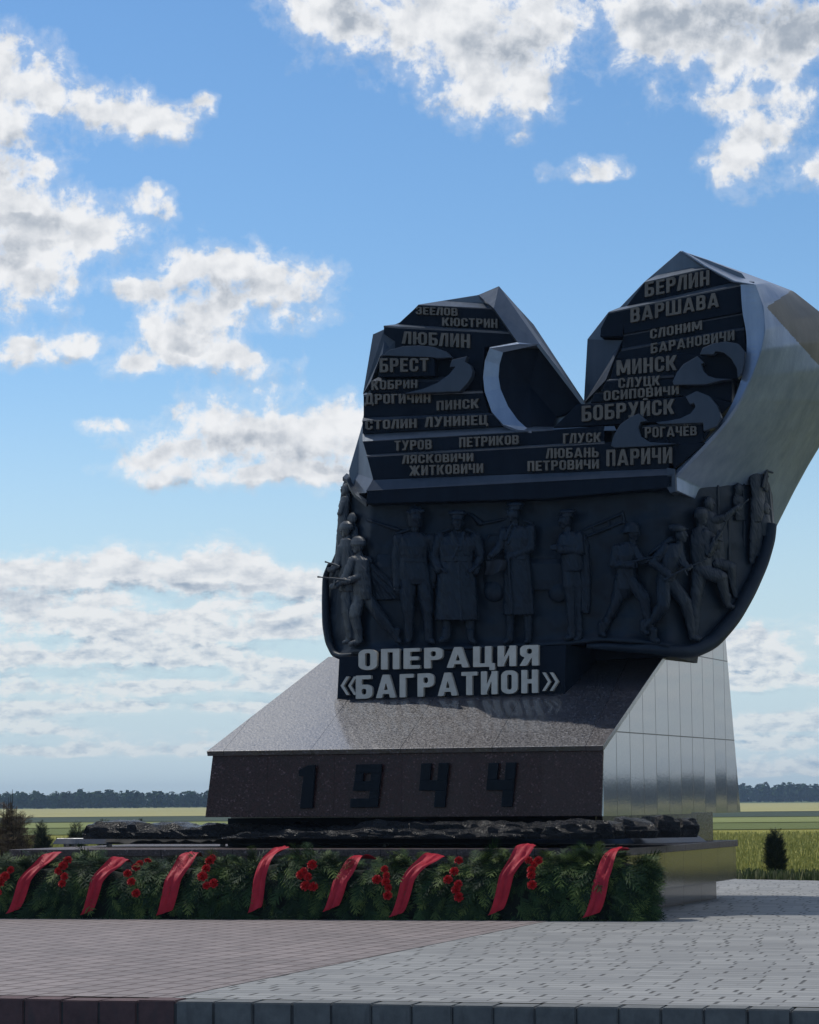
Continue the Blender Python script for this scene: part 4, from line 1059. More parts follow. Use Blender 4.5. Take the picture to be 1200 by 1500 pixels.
# officer in a belted greatcoat, hands in pockets
f2 = figure(head(670, 765, 14, .05) + [('l', [(670, 781, 10, 12, 8), (670, 787, 11, 28, 11), (670, 798, 12, 29, 14), (669, 810, 12, 26, 14), (668.5, 819, 12, 24.5, 13.5), (668.5, 830, 12, 26.5, 14), (669, 850, 12, 29, 15), (669, 880, 12, 31, 15), (669.5, 908, 12, 32.5, 15)])]
    + limb((645, 789, 10, 9.5), (635, 815, 10, 8), (643, 834, 17, 6.6)) + limb((696, 789, 10, 9.5), (704, 815, 10, 8), (697, 836, 17, 6.6))
    + limb((654, 905, 10, 7), (655, 932, 10, 5.5)) + boot(653, 935, 12, -1) + limb((688, 905, 9, 7), (689, 934, 9, 5.5)) + boot(690, 937, 11, .7)
    + [('c', 662, 782, 20, 3.2, 672, 800, 27, 2), ('c', 679, 782, 20, 3.2, 674, 806, 26, 2), ('c', 672, 800, 26, 1.4, 664, 818, 26, 1.2), ('c', 672, 824, 26.5, 1.2, 676, 907, 27, 1.4), ('c', 641, 828, 22, 1.6, 653, 838, 26, 1.6), ('c', 700, 828, 22, 1.6, 688, 838, 26, 1.6)], 'relief_officer')
peaked_cap(f2, 670, 764, 14, .1)
extra([('l', [(668.5, 815, 12, 25.6, 15.2), (668.5, 823, 12, 25.6, 15.2)]), ('c', 668, 817, 27, 2, 668, 821, 27, 2)], 'belt', f2)
extra([('c', 640, 782, 13, 2.2, 658, 776, 13, 2.4)], 'epaulette', f2); extra([('c', 700, 782, 13, 2.2, 683, 776, 13, 2.4)], 'epaulette', f2)
# officer looking left over an open map
f3 = figure(head(752, 752, 13, -.75) + [('l', [(757, 770, 10, 11, 8), (759, 776, 11, 22, 11), (757, 788, 12, 23, 14), (756, 802, 12, 20, 14), (757, 816, 12, 18.5, 13), (758, 830, 11, 20, 13), (759, 860, 11, 21.5, 13), (760, 900, 10, 23, 13)])]
    + limb((777, 776, 12, 8.6), (777, 802, 15, 7.4), (753, 814, 23, 5)) + hand(752, 814, 24, -1, .35) + limb((739, 780, 12, 8), (732, 802, 16, 6.8), (720, 814, 23, 4.8)) + hand(722, 813, 24, -.8, .5)
    + limb((747, 898, 9, 7), (748, 934, 8, 5.5)) + boot(747, 937, 10, -1) + limb((773, 898, 9, 7), (774, 934, 8, 5.5)) + boot(774, 937, 10, -.6)
    + [('c', 748, 770, 19, 2.6, 740, 790, 25, 1.8), ('c', 756, 774, 20, 2.4, 744, 796, 25, 1.4), ('c', 744, 812, 24, 1.1, 750, 898, 23, 1.3)], 'relief_officer')
peaked_cap(f3, 753, 751, 13, -.8, .16)
extra([('l', [(757, 814, 12, 19.4, 14), (757, 820, 12, 19.4, 14)])], 'belt', f3)
extra([('c', 768, 762, 13, 2.0, 779, 767, 13, 2.3)], 'epaulette', f3)
mp_ = bmesh.new()
rows = []
for i in range(15):
    u = i / 14; col = []
    for j in range(9):
        v = j / 8; x = 711 + 30 * u + 1.5 * math.sin(v * 4); y = 822 - 1 * math.sin(u * 3.1) * 2 + v * (20 + 3 * math.sin(u * 5)) - 2 * u
        z = 30 - 6 * v + 2.6 * math.sin(u * 9 + v * 2) - 8 * (1 - v) * math.sin(u * math.pi) * .4
        col.append(mp_.verts.new(P(x, y, Yg(x) - z * ZS)))
    rows.append(col)
for a, b in zip(rows, rows[1:]):
    for j in range(8): mp_.faces.new((a[j], a[j + 1], b[j + 1], b[j]))
bmesh.ops.solidify(mp_, geom=list(mp_.faces), thickness=.012)
from_bm('map', mp_, M['arrow'], f3, smooth=True)
# caped officer with field glasses, looking left
f4 = figure(head(829, 762, 12, -.85, .95) + [('l', [(835, 779, 9, 10, 8), (837, 785, 10, 18, 11), (836, 798, 11, 17.5, 13), (837, 810, 11, 15.5, 12), (838, 822, 10, 15.5, 12), (839, 836, 10, 16, 12)])]
    + limb((848, 786, 13, 8), (850, 807, 16, 6.8), (820, 806, 23, 4.8)) + hand(820, 804, 24, -1, -.2, .95) + limb((825, 788, 12, 7), (818, 804, 16, 5.6), (812, 802, 22, 4.2))
    + limb((833, 834, 10, 9.5), (834, 858, 11, 10), (836, 880, 11, 7.2), (838, 930, 9, 5.2)) + boot(837, 932, 10, -1, .95) + limb((843, 834, 7, 9), (845, 858, 7, 9.5), (846, 882, 7, 7), (848, 932, 6, 5.2)) + boot(848, 934, 7, -.7, .95), 'relief_officer')
peaked_cap(f4, 830, 761, 12, -.85, .12, .93)
extra([('c', 808, 801, 24, 2.4, 814, 800, 26, 2.6), ('c', 808, 804, 25, 2.4, 814, 804, 27, 2.6)], 'binoculars', f4)
extra([('l', [(848, 782, 6, 9, 7), (856, 800, 6, 7.5, 8), (858, 840, 5, 8, 8), (859, 880, 5, 7, 8), (858, 898, 5, 6, 7)]), ('c', 853, 790, 10, 3, 854, 894, 10, 2.4), ('c', 859, 792, 10, 2.6, 861, 892, 9, 2.2)], 'cape', f4, folds=.9)
# helmeted soldier striding left with a submachine gun, cape blowing behind
f5 = figure(head(525, 799, 16, -.8, .92) + [('l', [(527, 814, 12, 9, 8), (527, 820, 13, 15, 11), (528, 836, 13, 15, 13), (530, 852, 13, 14, 12), (531, 868, 12, 14.5, 12), (532, 878, 11, 14, 11)])]
    + limb((516, 822, 18, 7.5), (506, 848, 22, 6.4), (492, 858, 26, 4.6)) + hand(493, 858, 27, -1, .15, .95) + limb((538, 822, 9, 7), (524, 846, 22, 5.5), (506, 852, 27, 4.4)) + hand(506, 852, 28, -1, -.1, .95)
    + limb((526, 876, 13, 9.5), (520, 902, 16, 9), (524, 922, 14, 6.6), (527, 938, 13, 5)) + boot(525, 940, 14, -1.5) + limb((538, 876, 9, 9.5), (558, 905, 9, 8.6), (574, 924, 7, 6.2), (582, 935, 6, 4.8)) + boot(582, 936, 7, .5), 'relief_soldier')
extra([('l', [(525, 800, 16, 11.5, 11), (525, 797, 16, 12.4, 12), (525, 792, 16, 11.4, 11), (525, 788, 16, 8.6, 8.5), (525, 785, 16, 4, 4)])], 'helmet', f5)
rifle(f5, 512, 850, 29, 466, 845, 34)
extra([('l', [(533, 822, 9, 9, 7), (544, 838, 7, 14, 6), (556, 852, 5, 20, 5), (566, 866, 4, 22, 4.5), (566, 878, 3, 24, 4)]), ('c', 536, 824, 13, 2.6, 584, 868, 8, 2.2), ('c', 538, 834, 11, 2.2, 578, 876, 7, 2.2)], 'cape', f5, folds=1.0)
f5b = figure(head(508, 776, 13, -.9, .85) + [('l', [(509, 790, 10, 9, 8), (508, 800, 10, 12, 10), (508, 830, 10, 12, 11), (509, 866, 9, 12, 10)])] + limb((500, 804, 12, 6.5), (495, 826, 15, 5.4), (488, 834, 18, 4.2)) + hand(488, 834, 19, -1, .2, .85)
    + limb((508, 864, 9, 8), (508, 896, 12, 7.6), (512, 935, 10, 5)) + boot(511, 938, 11, -1, .9) + limb((514, 866, 7, 8), (517, 900, 8, 7), (518, 935, 7, 5)), 'relief_soldier')
extra([('l', [(508, 776, 13, 10.4, 10), (508, 772, 13, 11, 10.5), (508, 767, 13, 9, 9), (508, 763, 13, 4, 4)])], 'helmet', f5b)
rifle(f5b, 496, 829, 20, 477, 823, 24, False)
figure(head(516, 760, 8, -.9, .75) + [('l', [(517, 772, 6, 7, 6), (518, 785, 6, 8, 7), (519, 812, 5, 8, 7), (520, 830, 4, 8, 6)])] + limb((513, 784, 9, 4.6), (504, 796, 12, 3.8)), 'relief_soldier')
figure(head(507, 716, 7, -.9, .72) + [('l', [(507, 728, 5, 6, 6), (504, 742, 6, 8, 7), (502, 770, 6, 7.5, 7), (500, 800, 5, 7, 6)])] + limb((503, 738, 9, 4.6), (498, 752, 12, 3.6)), 'relief_soldier')
# right: soldiers running to the right
f6 = figure(head(928, 780, 11, .8, .92) + [('l', [(920, 795, 9, 9, 8), (917, 801, 10, 16, 11), (916, 814, 11, 16, 13), (917, 828, 10, 14, 12), (918, 838, 9, 15, 12), (919, 846, 9, 16, 11)])]
    + limb((903, 804, 13, 7.5), (899, 826, 16, 6.4), (924, 828, 22, 4.6)) + hand(924, 827, 23, 1, -.1) + limb((930, 806, 12, 7), (941, 822, 16, 5.6), (952, 820, 22, 4.4)) + hand(952, 819, 23, 1, -.2)
    + limb((922, 846, 10, 9.8), (944, 876, 13, 9), (948, 900, 11, 6.8), (956, 934, 9, 5)) + boot(957, 936, 10, .9) + limb((911, 848, 7, 9.8), (904, 880, 6, 8.6), (892, 905, 4, 6.4), (882, 925, 4, 5)) + boot(881, 927, 5, .6)
    + [('l', [(915, 842, 9, 14, 11), (913, 862, 8, 15, 10), (908, 876, 5, 13, 6)])], 'relief_soldier')
extra([('l', [(923, 780, 11, 15.5, 12), (924, 776, 11, 13, 11.5), (925, 770, 11, 11.5, 10.5), (926, 765, 11, 7.5, 7)])], 'helmet', f6)
rifle(f6, 902, 828, 22, 966, 814, 27)
f7 = figure(head(998, 783, 16, .9, .95) + [('l', [(992, 796, 12, 10, 9), (986, 803, 13, 17, 12), (984, 816, 14, 17, 14), (980, 830, 13, 14.5, 13), (977, 842, 12, 14, 12), (976, 852, 12, 15, 12)])]
    + limb((974, 804, 18, 8), (957, 824, 21, 6.8), (980, 842, 26, 5)) + hand(980, 842, 27, 1, .2) + limb((996, 806, 13, 7), (1000, 824, 20, 5.6), (1008, 832, 26, 4.4)) + hand(1006, 832, 27, 1, -.4)
    + limb((972, 852, 14, 11), (972, 886, 20, 9.8), (958, 906, 14, 7.2), (942, 922, 11, 5.4)) + boot(943, 924, 12, .7) + limb((984, 854, 10, 11), (1004, 882, 13, 9.6), (1011, 906, 10, 7), (1014, 930, 9, 5.4)) + boot(1014, 933, 10, 1.2), 'relief_soldier')
extra([('l', [(994, 778, 16, 12, 11), (993, 774, 16, 13.6, 12), (991, 770, 16, 12, 11), (990, 768, 16, 6, 6)]), ('e', 1005, 775, 17, 4.2, 1.4, 6)], 'cap', f7)
rifle(f7, 974, 848, 28, 1036, 818, 33)
extra([('c', 984, 790, 10, 4.6, 962, 804, 7, 3.4), ('c', 962, 804, 7, 3.4, 951, 812, 5, 2.2)], 'scarf', f7, folds=.5)
f8 = figure(head(1028, 757, 14, .75, .95) + [('l', [(1026, 772, 10, 10, 8), (1027, 780, 11, 15, 11), (1027, 796, 12, 16, 13), (1027, 812, 11, 15, 12), (1028, 826, 10, 15, 12), (1028, 836, 10, 15, 11)])]
    + limb((1033, 782, 17, 7.6), (1039, 810, 20, 6.4), (1046, 796, 25, 4.8)) + hand(1046, 796, 26, .3, -1) + limb((1040, 784, 10, 6.6), (1050, 800, 18, 5.2), (1052, 786, 24, 4.2)) + hand(1052, 786, 25, .4, -1)
    + limb((1030, 836, 13, 11), (1056, 846, 18, 9.6), (1061, 866, 15, 7), (1065, 884, 13, 5.2)) + boot(1066, 886, 14, 1) + limb((1024, 838, 9, 11), (1021, 870, 9, 9.4), (1018, 900, 8, 7), (1019, 928, 7, 5.4)) + boot(1019, 932, 8, .9), 'relief_soldier')
extra([('l', [(1027, 759, 13, 10.8, 10.5), (1027, 752, 14, 11, 11), (1027, 746, 14, 8.5, 8.5), (1027, 743, 14, 4, 4)])], 'helmet', f8)
rifle(f8, 1040, 808, 27, 1064, 766, 30)
f9 = figure(head(1038, 736, 7, .9, .85) + [('l', [(1037, 750, 5, 10, 7), (1040, 760, 5, 14, 9), (1044, 776, 4, 14, 9), (1048, 800, 3, 13, 8), (1050, 826, 2, 13, 7)])] + limb((1046, 762, 9, 6.6), (1062, 758, 12, 5.4), (1080, 744, 15, 4.2)) + hand(1080, 744, 15, 1, -.6, .9)
    + limb((1052, 826, 6, 8.6), (1071, 830, 10, 7.4), (1075, 858, 7, 5), (1078, 872, 6, 4.4)), 'relief_soldier')
rifle(f9, 1062, 762, 15, 1096, 732, 18)
f10 = figure(head(1105, 677, 11, .8, .72) + [('l', [(1107, 690, 8, 8, 7), (1109, 698, 9, 11, 9), (1110, 714, 9, 10, 10), (1110, 730, 8, 9.5, 9), (1110, 746, 8, 11, 10), (1109, 764, 7, 10, 9)])] + limb((1117, 698, 11, 5.4), (1122, 716, 14, 4.6), (1122, 700, 18, 3.6)) + hand(1122, 700, 19, .1, -1, .8)
    + limb((1106, 762, 8, 6.8), (1104, 790, 8, 6), (1102, 822, 6, 4.2)) + limb((1113, 762, 7, 6.6), (1112, 788, 7, 5.6), (1110, 812, 5, 4)), 'relief_soldier')
rifle(f10, 1117, 712, 20, 1131, 664, 22)
figure(head(1121, 744, 9, .9, .7) + [('l', [(1121, 755, 7, 6, 6), (1121, 764, 7, 8, 8), (1121, 785, 6, 7.5, 7)])], 'relief_soldier')
figure(head(1082, 716, 3, .9, .7) + [('l', [(1081, 727, 2, 7, 6), (1083, 738, 2, 9, 6), (1085, 762, 0, 8, 5)])], 'relief_soldier')
# shallow background of the scene: launcher rails, a field car, a gun barrel
def low(shapes, name): return place_relief(blob_mesh(shapes, .8, .25, 3, 2), name, mon)
low([('c', 846, 780, 1, 2.2, 912, 752, 1, 2.2), ('c', 850, 790, 1, 2.2, 914, 764, 1, 2.2), ('c', 912, 750, 1, 2.4, 915, 766, 1, 2.4), ('c', 868, 770, 1, 1.6, 872, 782, 1, 1.6), ('c', 890, 762, 1, 1.6, 894, 774, 1, 1.6)], 'relief_launcher')
low([('l', [(775, 818, -2, 62, 6), (775, 826, -1, 66, 9), (775, 850, -1, 68, 10), (775, 864, -1, 66, 8)]), ('e', 724, 866, 2, 16, 16, 7), ('e', 818, 868, 2, 15, 15, 7), ('c', 716, 784, -1, 2, 760, 780, -1, 2), ('c', 700, 818, 0, 2, 716, 784, 0, 2)], 'relief_car')
low([('c', 540, 762, 0, 2.4, 584, 776, 1, 3)], 'relief_gun')
low([('l', [(568, 812, -2, 16, 5), (566, 830, -1, 20, 7), (568, 850, -1, 20, 6)]), ('e', 574, 840, 1, 13, 14, 5)], 'relief_gun')
low([('c', 690, 754, 0, 3.4, 704, 766, 0, 5), ('c', 700, 768, 0, 2.2, 742, 760, 0, 2.0)], 'relief_gun')
for x, y, h_ in ((1052, 708, 60), (1068, 760, 70), (1090, 700, 100)):
    low([('c', x, y, 0, 1.6, x + 1, y + h_, 0, 1.8)], 'relief_tree')
bpy.data.scenes.remove(SCRATCH)

# ------------------------------------------------------------------ tray and slate on the plinth
TZ = 1.045
def tray_pt(px, z, inset=0.0): 
    p = G(px, 1238, .94); return Vector((p.x, p.y + inset, z))
ta, tb = tray_pt(76, .955), tray_pt(932, .955)
tcx = G(1036, 1226.5, 1.02)
bm = bmesh.new()
solid(bm, [ta, tb, Vector((tcx.x, tcx.y, .955)), Vector((ta.x + 1.2, tcx.y, .955))],
      [ta + Vector((.06, .05, TZ - .955)), tb + Vector((-.10, .05, TZ - .955)), Vector((tcx.x - .12, tcx.y, TZ)), Vector((ta.x + 1.2, tcx.y, TZ))])
from_bm('tray', bm, M['tray'], mon, bevel=.008)
for px in (90, 102, 153, 320, 560, 780, 900):
    bm = bmesh.new(); p = tray_pt(px, 0, .12); box(bm, (p.x - .02, p.y, .914), (p.x + .02, p.y + .12, .953)); from_bm('tray_foot', bm, M['tray'], mon)

def slate(cx, cy, z0, L, W, H, rot, seed, label, taper=.0, tilt=0.0, nseg=70, round_left=False):
    """a rough split slab: layered, chipped outline, made by displacing a fine block"""
    rnd = random.Random(seed); V, F = [], []
    nx, nr = max(14, int(L * 14)), 22
    for i in range(nx + 1):
        u = i / nx; x = (u - .5) * L
        endf = min(1, u / .05, (1 - u) / .05); endf = .55 + .45 * math.sqrt(max(0, endf))
        hh = H * (1 - taper * u) * (1 + .22 * noise.noise(Vector((x * .9, seed, 0)))) * endf
        ww = W * (1 + .12 * noise.noise(Vector((x * 1.3, seed + 3, 1)))) * (.75 + .25 * endf)
        for k in range(nr):
            a = 2 * math.pi * k / nr; c, s_ = math.cos(a), math.sin(a)
            # squarish section
            m_ = max(abs(c), abs(s_)); y, z = c / m_ * .5, s_ / m_ * .5
            y *= 1 - .25 * max(0, z); 
            q_ = Vector((x, y * ww, (z + .5) * hh))
            st = noise.noise(Vector((q_.x * 2.2, q_.y * 2.2, q_.z * 16 + seed))) * .05 + noise.noise(Vector((q_.x * 7, q_.y * 7, q_.z * 30 + seed))) * .03
            if z > -.45: q_ += Vector((st * .4, (c / m_) * st, st * (1 if z > .3 else .4)))
            q_.z += tilt * x
            V.append(q_)
    for i in range(nx):
        for k in range(nr): F.append((i * nr + k, i * nr + (k + 1) % nr, (i + 1) * nr + (k + 1) % nr, (i + 1) * nr + k))
    F.append(tuple(range(nr))[::-1]); F.append(tuple(nx * nr + k for k in range(nr)))
    mt = Matrix.Translation((cx, cy, z0)) @ Matrix.Rotation(rot, 4, 'Z')
    V = [mt @ v for v in V]
    zmin = min(v.z for v in V)
    V = [v + Vector((0, 0, z0 - .004 - zmin)) for v in V]
    bm = bmesh.new(); vs = [bm.verts.new(v) for v in V]
    for f in F: bm.faces.new([vs[k] for k in f])
    o = from_bm('black_stone', bm, M['rock'])
    for p in o.data.polygons: p.use_smooth = False
    tag(o, label, 'stone slab', 'rough black stones lying on the plinth tray'); return o
RX = math.atan2(tb.y - ta.y, tb.x - ta.x)
def on_tray(px, back):
    p = G(px, 1229, TZ); return p.x, p.y + back
x0_, y0_ = on_tray(120, .42); x1_, y1_ = on_tray(640, .42)
def span(p0, p1, back): 
    a, b = on_tray(p0, back), on_tray(p1, back); return (a[0] + b[0]) / 2, (a[1] + b[1]) / 2, math.hypot(b[0] - a[0], b[1] - a[1])
cx_, cy_, L_ = span(118, 520, .62); slate(cx_, cy_, TZ, L_, .62, .24, RX, 3, 'long rough black stone with rounded end at the left of the tray', taper=.25)
cx_, cy_, L_ = span(330, 800, .30); slate(cx_, cy_, TZ, L_, .40, .10, RX, 8, 'thin flat black stone lying along the front edge of the tray', taper=-.5)
cx_, cy_, L_ = span(505, 850, .74); slate(cx_, cy_, TZ, L_, .56, .24, RX, 14, 'long rough black stone in the middle of the tray under the numerals', taper=.1)
cx_, cy_, L_ = span(795, 898, .36); slate(cx_, cy_, TZ, L_, .62, .27, RX, 21, 'peaked black stone at the front right corner of the tray', taper=.2)
for i, (px, py, L, W, H, lab) in enumerate([(918, 1228.5, .42, .5, .22, 'smooth faced black stone just behind the peaked corner stone'), (958, 1227.5, .50, .6, .25, 'broad black stone second behind the tray corner'),
                                            (996, 1226.5, .40, .6, .26, 'black stone with pale broken face second from the far end'), (1024, 1226, .32, .6, .24, 'small black end stone at the far right of the tray')]):
    p = G(px, py, TZ); slate(p.x - .30, p.y + .15, TZ, L, W, H, RX + .5 + .12 * i, 31 + i * 7, lab)

# ------------------------------------------------------------------ fir garland with ribbons and carnations
def leafmat(name, c1, c2, c3, rough=.55, trans=.0, spec=.25):
    m, t, b = mat(name)
    oi = t.new('ShaderNodeAttribute'); oi.attribute_name = 'tone'
    n = t.noise(pos(t), 2.5, 4, .6)
    t.set(b.inputs['Base Color'], t.ramp(t.math('MULTIPLY_ADD', oi.outputs['Fac'], .65, t.math('MULTIPLY', n, .4)), [(.2, c1), (.55, c2), (.95, c3)]))
    b.inputs['Roughness'].default_value = rough; b.inputs['Specular IOR Level'].default_value = spec
    return m
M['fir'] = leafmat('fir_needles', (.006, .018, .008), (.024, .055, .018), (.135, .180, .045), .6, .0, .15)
M['core'] = leafmat('garland_core', (.004, .008, .005), (.008, .014, .008), (.012, .02, .01), .9)
gA, gB = G(-60, 1346), G(938, 1350)
gdir = (gB - gA); GL = gdir.length; gdir = gdir.normalized(); gnor = Vector((-gdir.y, gdir.x, 0))
GW, GH = .46, .92          # half depth, height
def gsurf(s, th, k=1.0):
    """point and outward normal of the bolster; th 0 = front foot, pi = back foot"""
    hmod = .86 + .08 * s / GL + .055 * math.sin(s * 1.7) + .05 * math.sin(s * 4.1 + 1)
    endk = min(1.0, (GL - s + .05) / .38); endk = math.sqrt(max(.02, 1 - (1 - endk) ** 2))
    z = .10 + (GH * hmod - .10) * math.sin(th) ** .8 * (.62 + .38 * endk) * k
    y = -math.cos(th) * GW * k * (.55 + .45 * endk)
    if th < .5: z = .02 + (z - .02) * (th / .5)
    c = gA + gdir * s + gnor * (GW + y); p = Vector((c.x, c.y, max(z, 0.01)))
    n = (gnor * (-math.cos(th)) + Vector((0, 0, math.sin(th))) + gdir * (1 - endk) * 1.5).normalized()
    return p, n
def project(p):
    d = p - CAM; w_ = d.dot(fw); return 600 + FPX * d.dot(rt) / w_, 750 - FPX * d.dot(up) / w_
def on_garland(px, py):
    s = (px + 60) / 998 * GL; best = None
    for _ in range(3):
        best = None
        for k in range(80):
            th = .02 + 1.9 * k / 79; p, n = gsurf(s, th); q_ = project(p); e_ = abs(q_[1] - py)
            if best is None or e_ < best[0]: best = (e_, th, q_[0], p, n)
        s += (px - best[2]) / 998 * GL
    return s, best[1], best[3], best[4]
gar = empty('garland', (gA.lerp(gB, .5).x, gA.lerp(gB, .5).y, 0))
tag(gar, 'long thick evergreen fir garland lying on the paving before the plinth', 'garland')
V, F = [], []; ns, nt = 160, 18
for i in range(ns + 1):
    for j in range(nt + 1):
        p, n = gsurf(GL * i / ns, math.pi * j / nt, .80); V.append(p)
for i in range(ns):
    for j in range(nt):
        a = i * (nt + 1) + j; F.append((a, a + 1, a + nt + 2, a + nt + 1))
F.append(tuple(ns * (nt + 1) + j for j in range(nt + 1)))
core = raw('core', V, F, M['core'], gar, True)

def sprig_template(nb=13, L=1.0, bw=.024, bl=.30):
    """flat evergreen spray along +X in the XY plane: stem and paired narrow blades"""
    V, F = [], []
    def quad(a, b, w0, w1):
        d = (b - a).normalized(); n = Vector((-d.y, d.x, 0)); k = len(V)
        V.extend([a + n * w0, a - n * w0, b - n * w1, b + n * w1]); F.append((k, k + 1, k + 2, k + 3))
    quad(Vector((0, 0, 0)), Vector((L, 0, 0)), .016, .008)
    for i in range(nb):
        u = .08 + .9 * i / nb
        ln = L * (bl * math.sin(math.pi * (.22 + .75 * u)) + .04)
        for s_ in (-1, 1):
            a = Vector((u * L, 0, 0)); b = a + Vector((.74 * ln, s_ * .66 * ln, .16 * ln * ((i * 7) % 5 - 2)))
            quad(a, b, bw, bw * .5)
    quad(Vector((L * .96, 0, 0)), Vector((L * 1.10, 0, 0)), bw, .006)
    return np.array([v[:] for v in V]), np.array(F)
def scatter_sprays(name, frames, tones, m, parent=None, tmpl=None, bend=.35):
    """frames: list of (origin, x axis, z axis, scale)"""
    tv, tf = tmpl; n = len(frames); nv = len(tv); allv = np.empty((n * nv, 3)); tone = np.empty(n * nv)
    for i, (o, xa, za, sc_) in enumerate(frames):
        xa = xa.normalized(); ya = za.cross(xa).normalized(); za2 = xa.cross(ya)
        v = tv * sc_; b = -bend * (tv[:, 0] ** 2) * sc_
        allv[i * nv:(i + 1) * nv] = np.outer(v[:, 0], xa) + np.outer(v[:, 1], ya) + np.outer(v[:, 2] + b, za2) + np.array(o[:])
        tone[i * nv:(i + 1) * nv] = tones[i] + .25 * (tv[:, 0] - .5)
    faces = (tf[None] + (np.arange(n) * nv)[:, None, None]).reshape(-1, 4)
    me = bpy.data.meshes.new(name); me.vertices.add(len(allv)); me.vertices.foreach_set('co', allv.reshape(-1))
    me.loops.add(faces.size); me.loops.foreach_set('vertex_index', faces.reshape(-1).astype(np.int32))
    me.polygons.add(len(faces)); me.polygons.foreach_set('loop_start', np.arange(0, faces.size, 4, dtype=np.int32))
    me.update(calc_edges=True); me.validate()
    at = me.attributes.new('tone', 'FLOAT', 'POINT'); at.data.foreach_set('value', tone.astype(np.float32))
    return link(name, me, m, parent)
RIB = [((22, 1336), (84, 1257)), ((130, 1338), (186, 1255)), ((243, 1338), (289, 1251)), ((375, 1334), (413, 1246)), ((485, 1333), (541, 1253)), ((583, 1340), (646, 1247)), ((729, 1336), (776, 1253)), ((865, 1341), (912, 1251))]
RL = []
for b0, b1 in RIB:
    s0, th0, _, _ = on_garland(*b0); s1, th1, _, _ = on_garland(*b1); RL.append((s0, th0, s1, max(th1, 1.35) + .25))
def by_ribbon(s_, th):
    for s0, th0, s1, th1 in RL:
        u = min(1, max(0, (th - th0) / (th1 - th0)))
        if abs(s_ - (s0 + (s1 - s0) * u ** .8)) < .17: return True
    return False
rnd = random.Random(11)
SPR = sprig_template(10, 1.0, .019, .40)
fr, tn = [], []
for i in range(6000):
    s_ = GL * rnd.random() if i > 700 else GL - .75 * rnd.random() ** 1.3
    th = rnd.uniform(.05, 2.3)
    p, n = gsurf(s_, th, .80 + .14 * rnd.random())
    t_ = gdir; dn = n.cross(t_); dn = dn if dn.z < 0 else -dn
    swirl = noise.noise(Vector((s_ * .9, th * 1.2, 3))) * 2.4 + rnd.uniform(-.7, .7)
    if s_ > GL - .6: swirl = 1.1 + rnd.uniform(-.6, .5)
    xa = (dn * math.cos(swirl) + t_ * math.sin(swirl)) + n * rnd.uniform(.02, .34)
    if th > 1.2 and rnd.random() < .35: xa = xa * .6 + n * rnd.uniform(.3, .8) + t_ * rnd.uniform(-.6, .6)
    sc_ = rnd.uniform(.16, .32)
    if by_ribbon(s_, th):
        if rnd.random() < .5: continue
        p, n = gsurf(s_, th, .78); xa = dn + t_ * rnd.uniform(-.5, .5) - n * .05; sc_ *= .7
    fr.append((p, xa, (n + Vector((rnd.uniform(-.4, .4), rnd.uniform(-.4, .4), rnd.uniform(-.4, .4)))).normalized(), sc_))
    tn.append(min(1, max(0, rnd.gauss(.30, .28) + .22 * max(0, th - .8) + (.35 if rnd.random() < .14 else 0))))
scatter_sprays('foliage', fr, tn, M['fir'], gar, SPR, .30)
# ribbons
def ribbonmat():
    m, t, b = mat('red_ribbon'); p = pos(t)
    t.set(b.inputs['Base Color'], t.ramp(t.noise(p, 6, 4, .6), [(.3, (.30, .008, .022)), (.7, (.45, .018, .035))])); b.inputs['Roughness'].default_value = .62
    b.inputs['Specular IOR Level'].default_value = .25
    w_ = t.new('ShaderNodeTexNoise'); t.set(w_.inputs['Vector'], p); w_.inputs['Scale'].default_value = 14; w_.inputs['Detail'].default_value = 3
    bump(t, b, w_.outputs[0], .5, .02); return m
M['ribbon'] = ribbonmat()
def petalmat():
    m, t, b = mat('red_petals'); p = pos(t)
    t.set(b.inputs['Base Color'], t.ramp(t.noise(p, 30, 3, .6), [(.3, (.36, .004, .006)), (.75, (.62, .015, .018))])); b.inputs['Roughness'].default_value = .6
    return m
M['petal'] = petalmat()
for k, (b0, b1) in enumerate(RIB):
    s0, th0, _, _ = on_garland(*b0); s1, th1, _, _ = on_garland(*b1); th1 = max(th1, 1.35); rr = random.Random(k)
    rows = []; N = 40; W2 = .108 * rr.uniform(.9, 1.12)
    wv = rr.uniform(0, 6)
    for i in range(N + 1):
        u = i / N; s_ = s0 + (s1 - s0) * (u ** .8) ; th = th0 + (th1 + .25 - th0) * u
        row = []
        for j in range(9):
            v = j / 8 - .5; sag = .05 * math.sin(u * 9 + wv + v * 5) * (.3 + abs(v))
            wd = W2 * (1 if u < .82 else 1 - (u - .82) * 2.2) * (1 + .1 * math.sin(u * 5 + wv))
            p, n = gsurf(s_ + v * 2 * wd + .02 * math.sin(u * 6 + wv), th + v * .10, 1.0)
            ruck = .012 * math.sin(v * 21 + wv + u * 3) + .010 * math.sin(v * 12 - u * 7)
            row.append(p + n * (.045 + ruck + .02 * math.sin(u * 11 + wv)))
        rows.append(row)
    V = [p for r_ in rows for p in r_]; F = [(i * 9 + j, i * 9 + j + 1, (i + 1) * 9 + j + 1, (i + 1) * 9 + j) for i in range(N) for j in range(8)]
    raw('ribbon', V, F, M['ribbon'], gar, True)
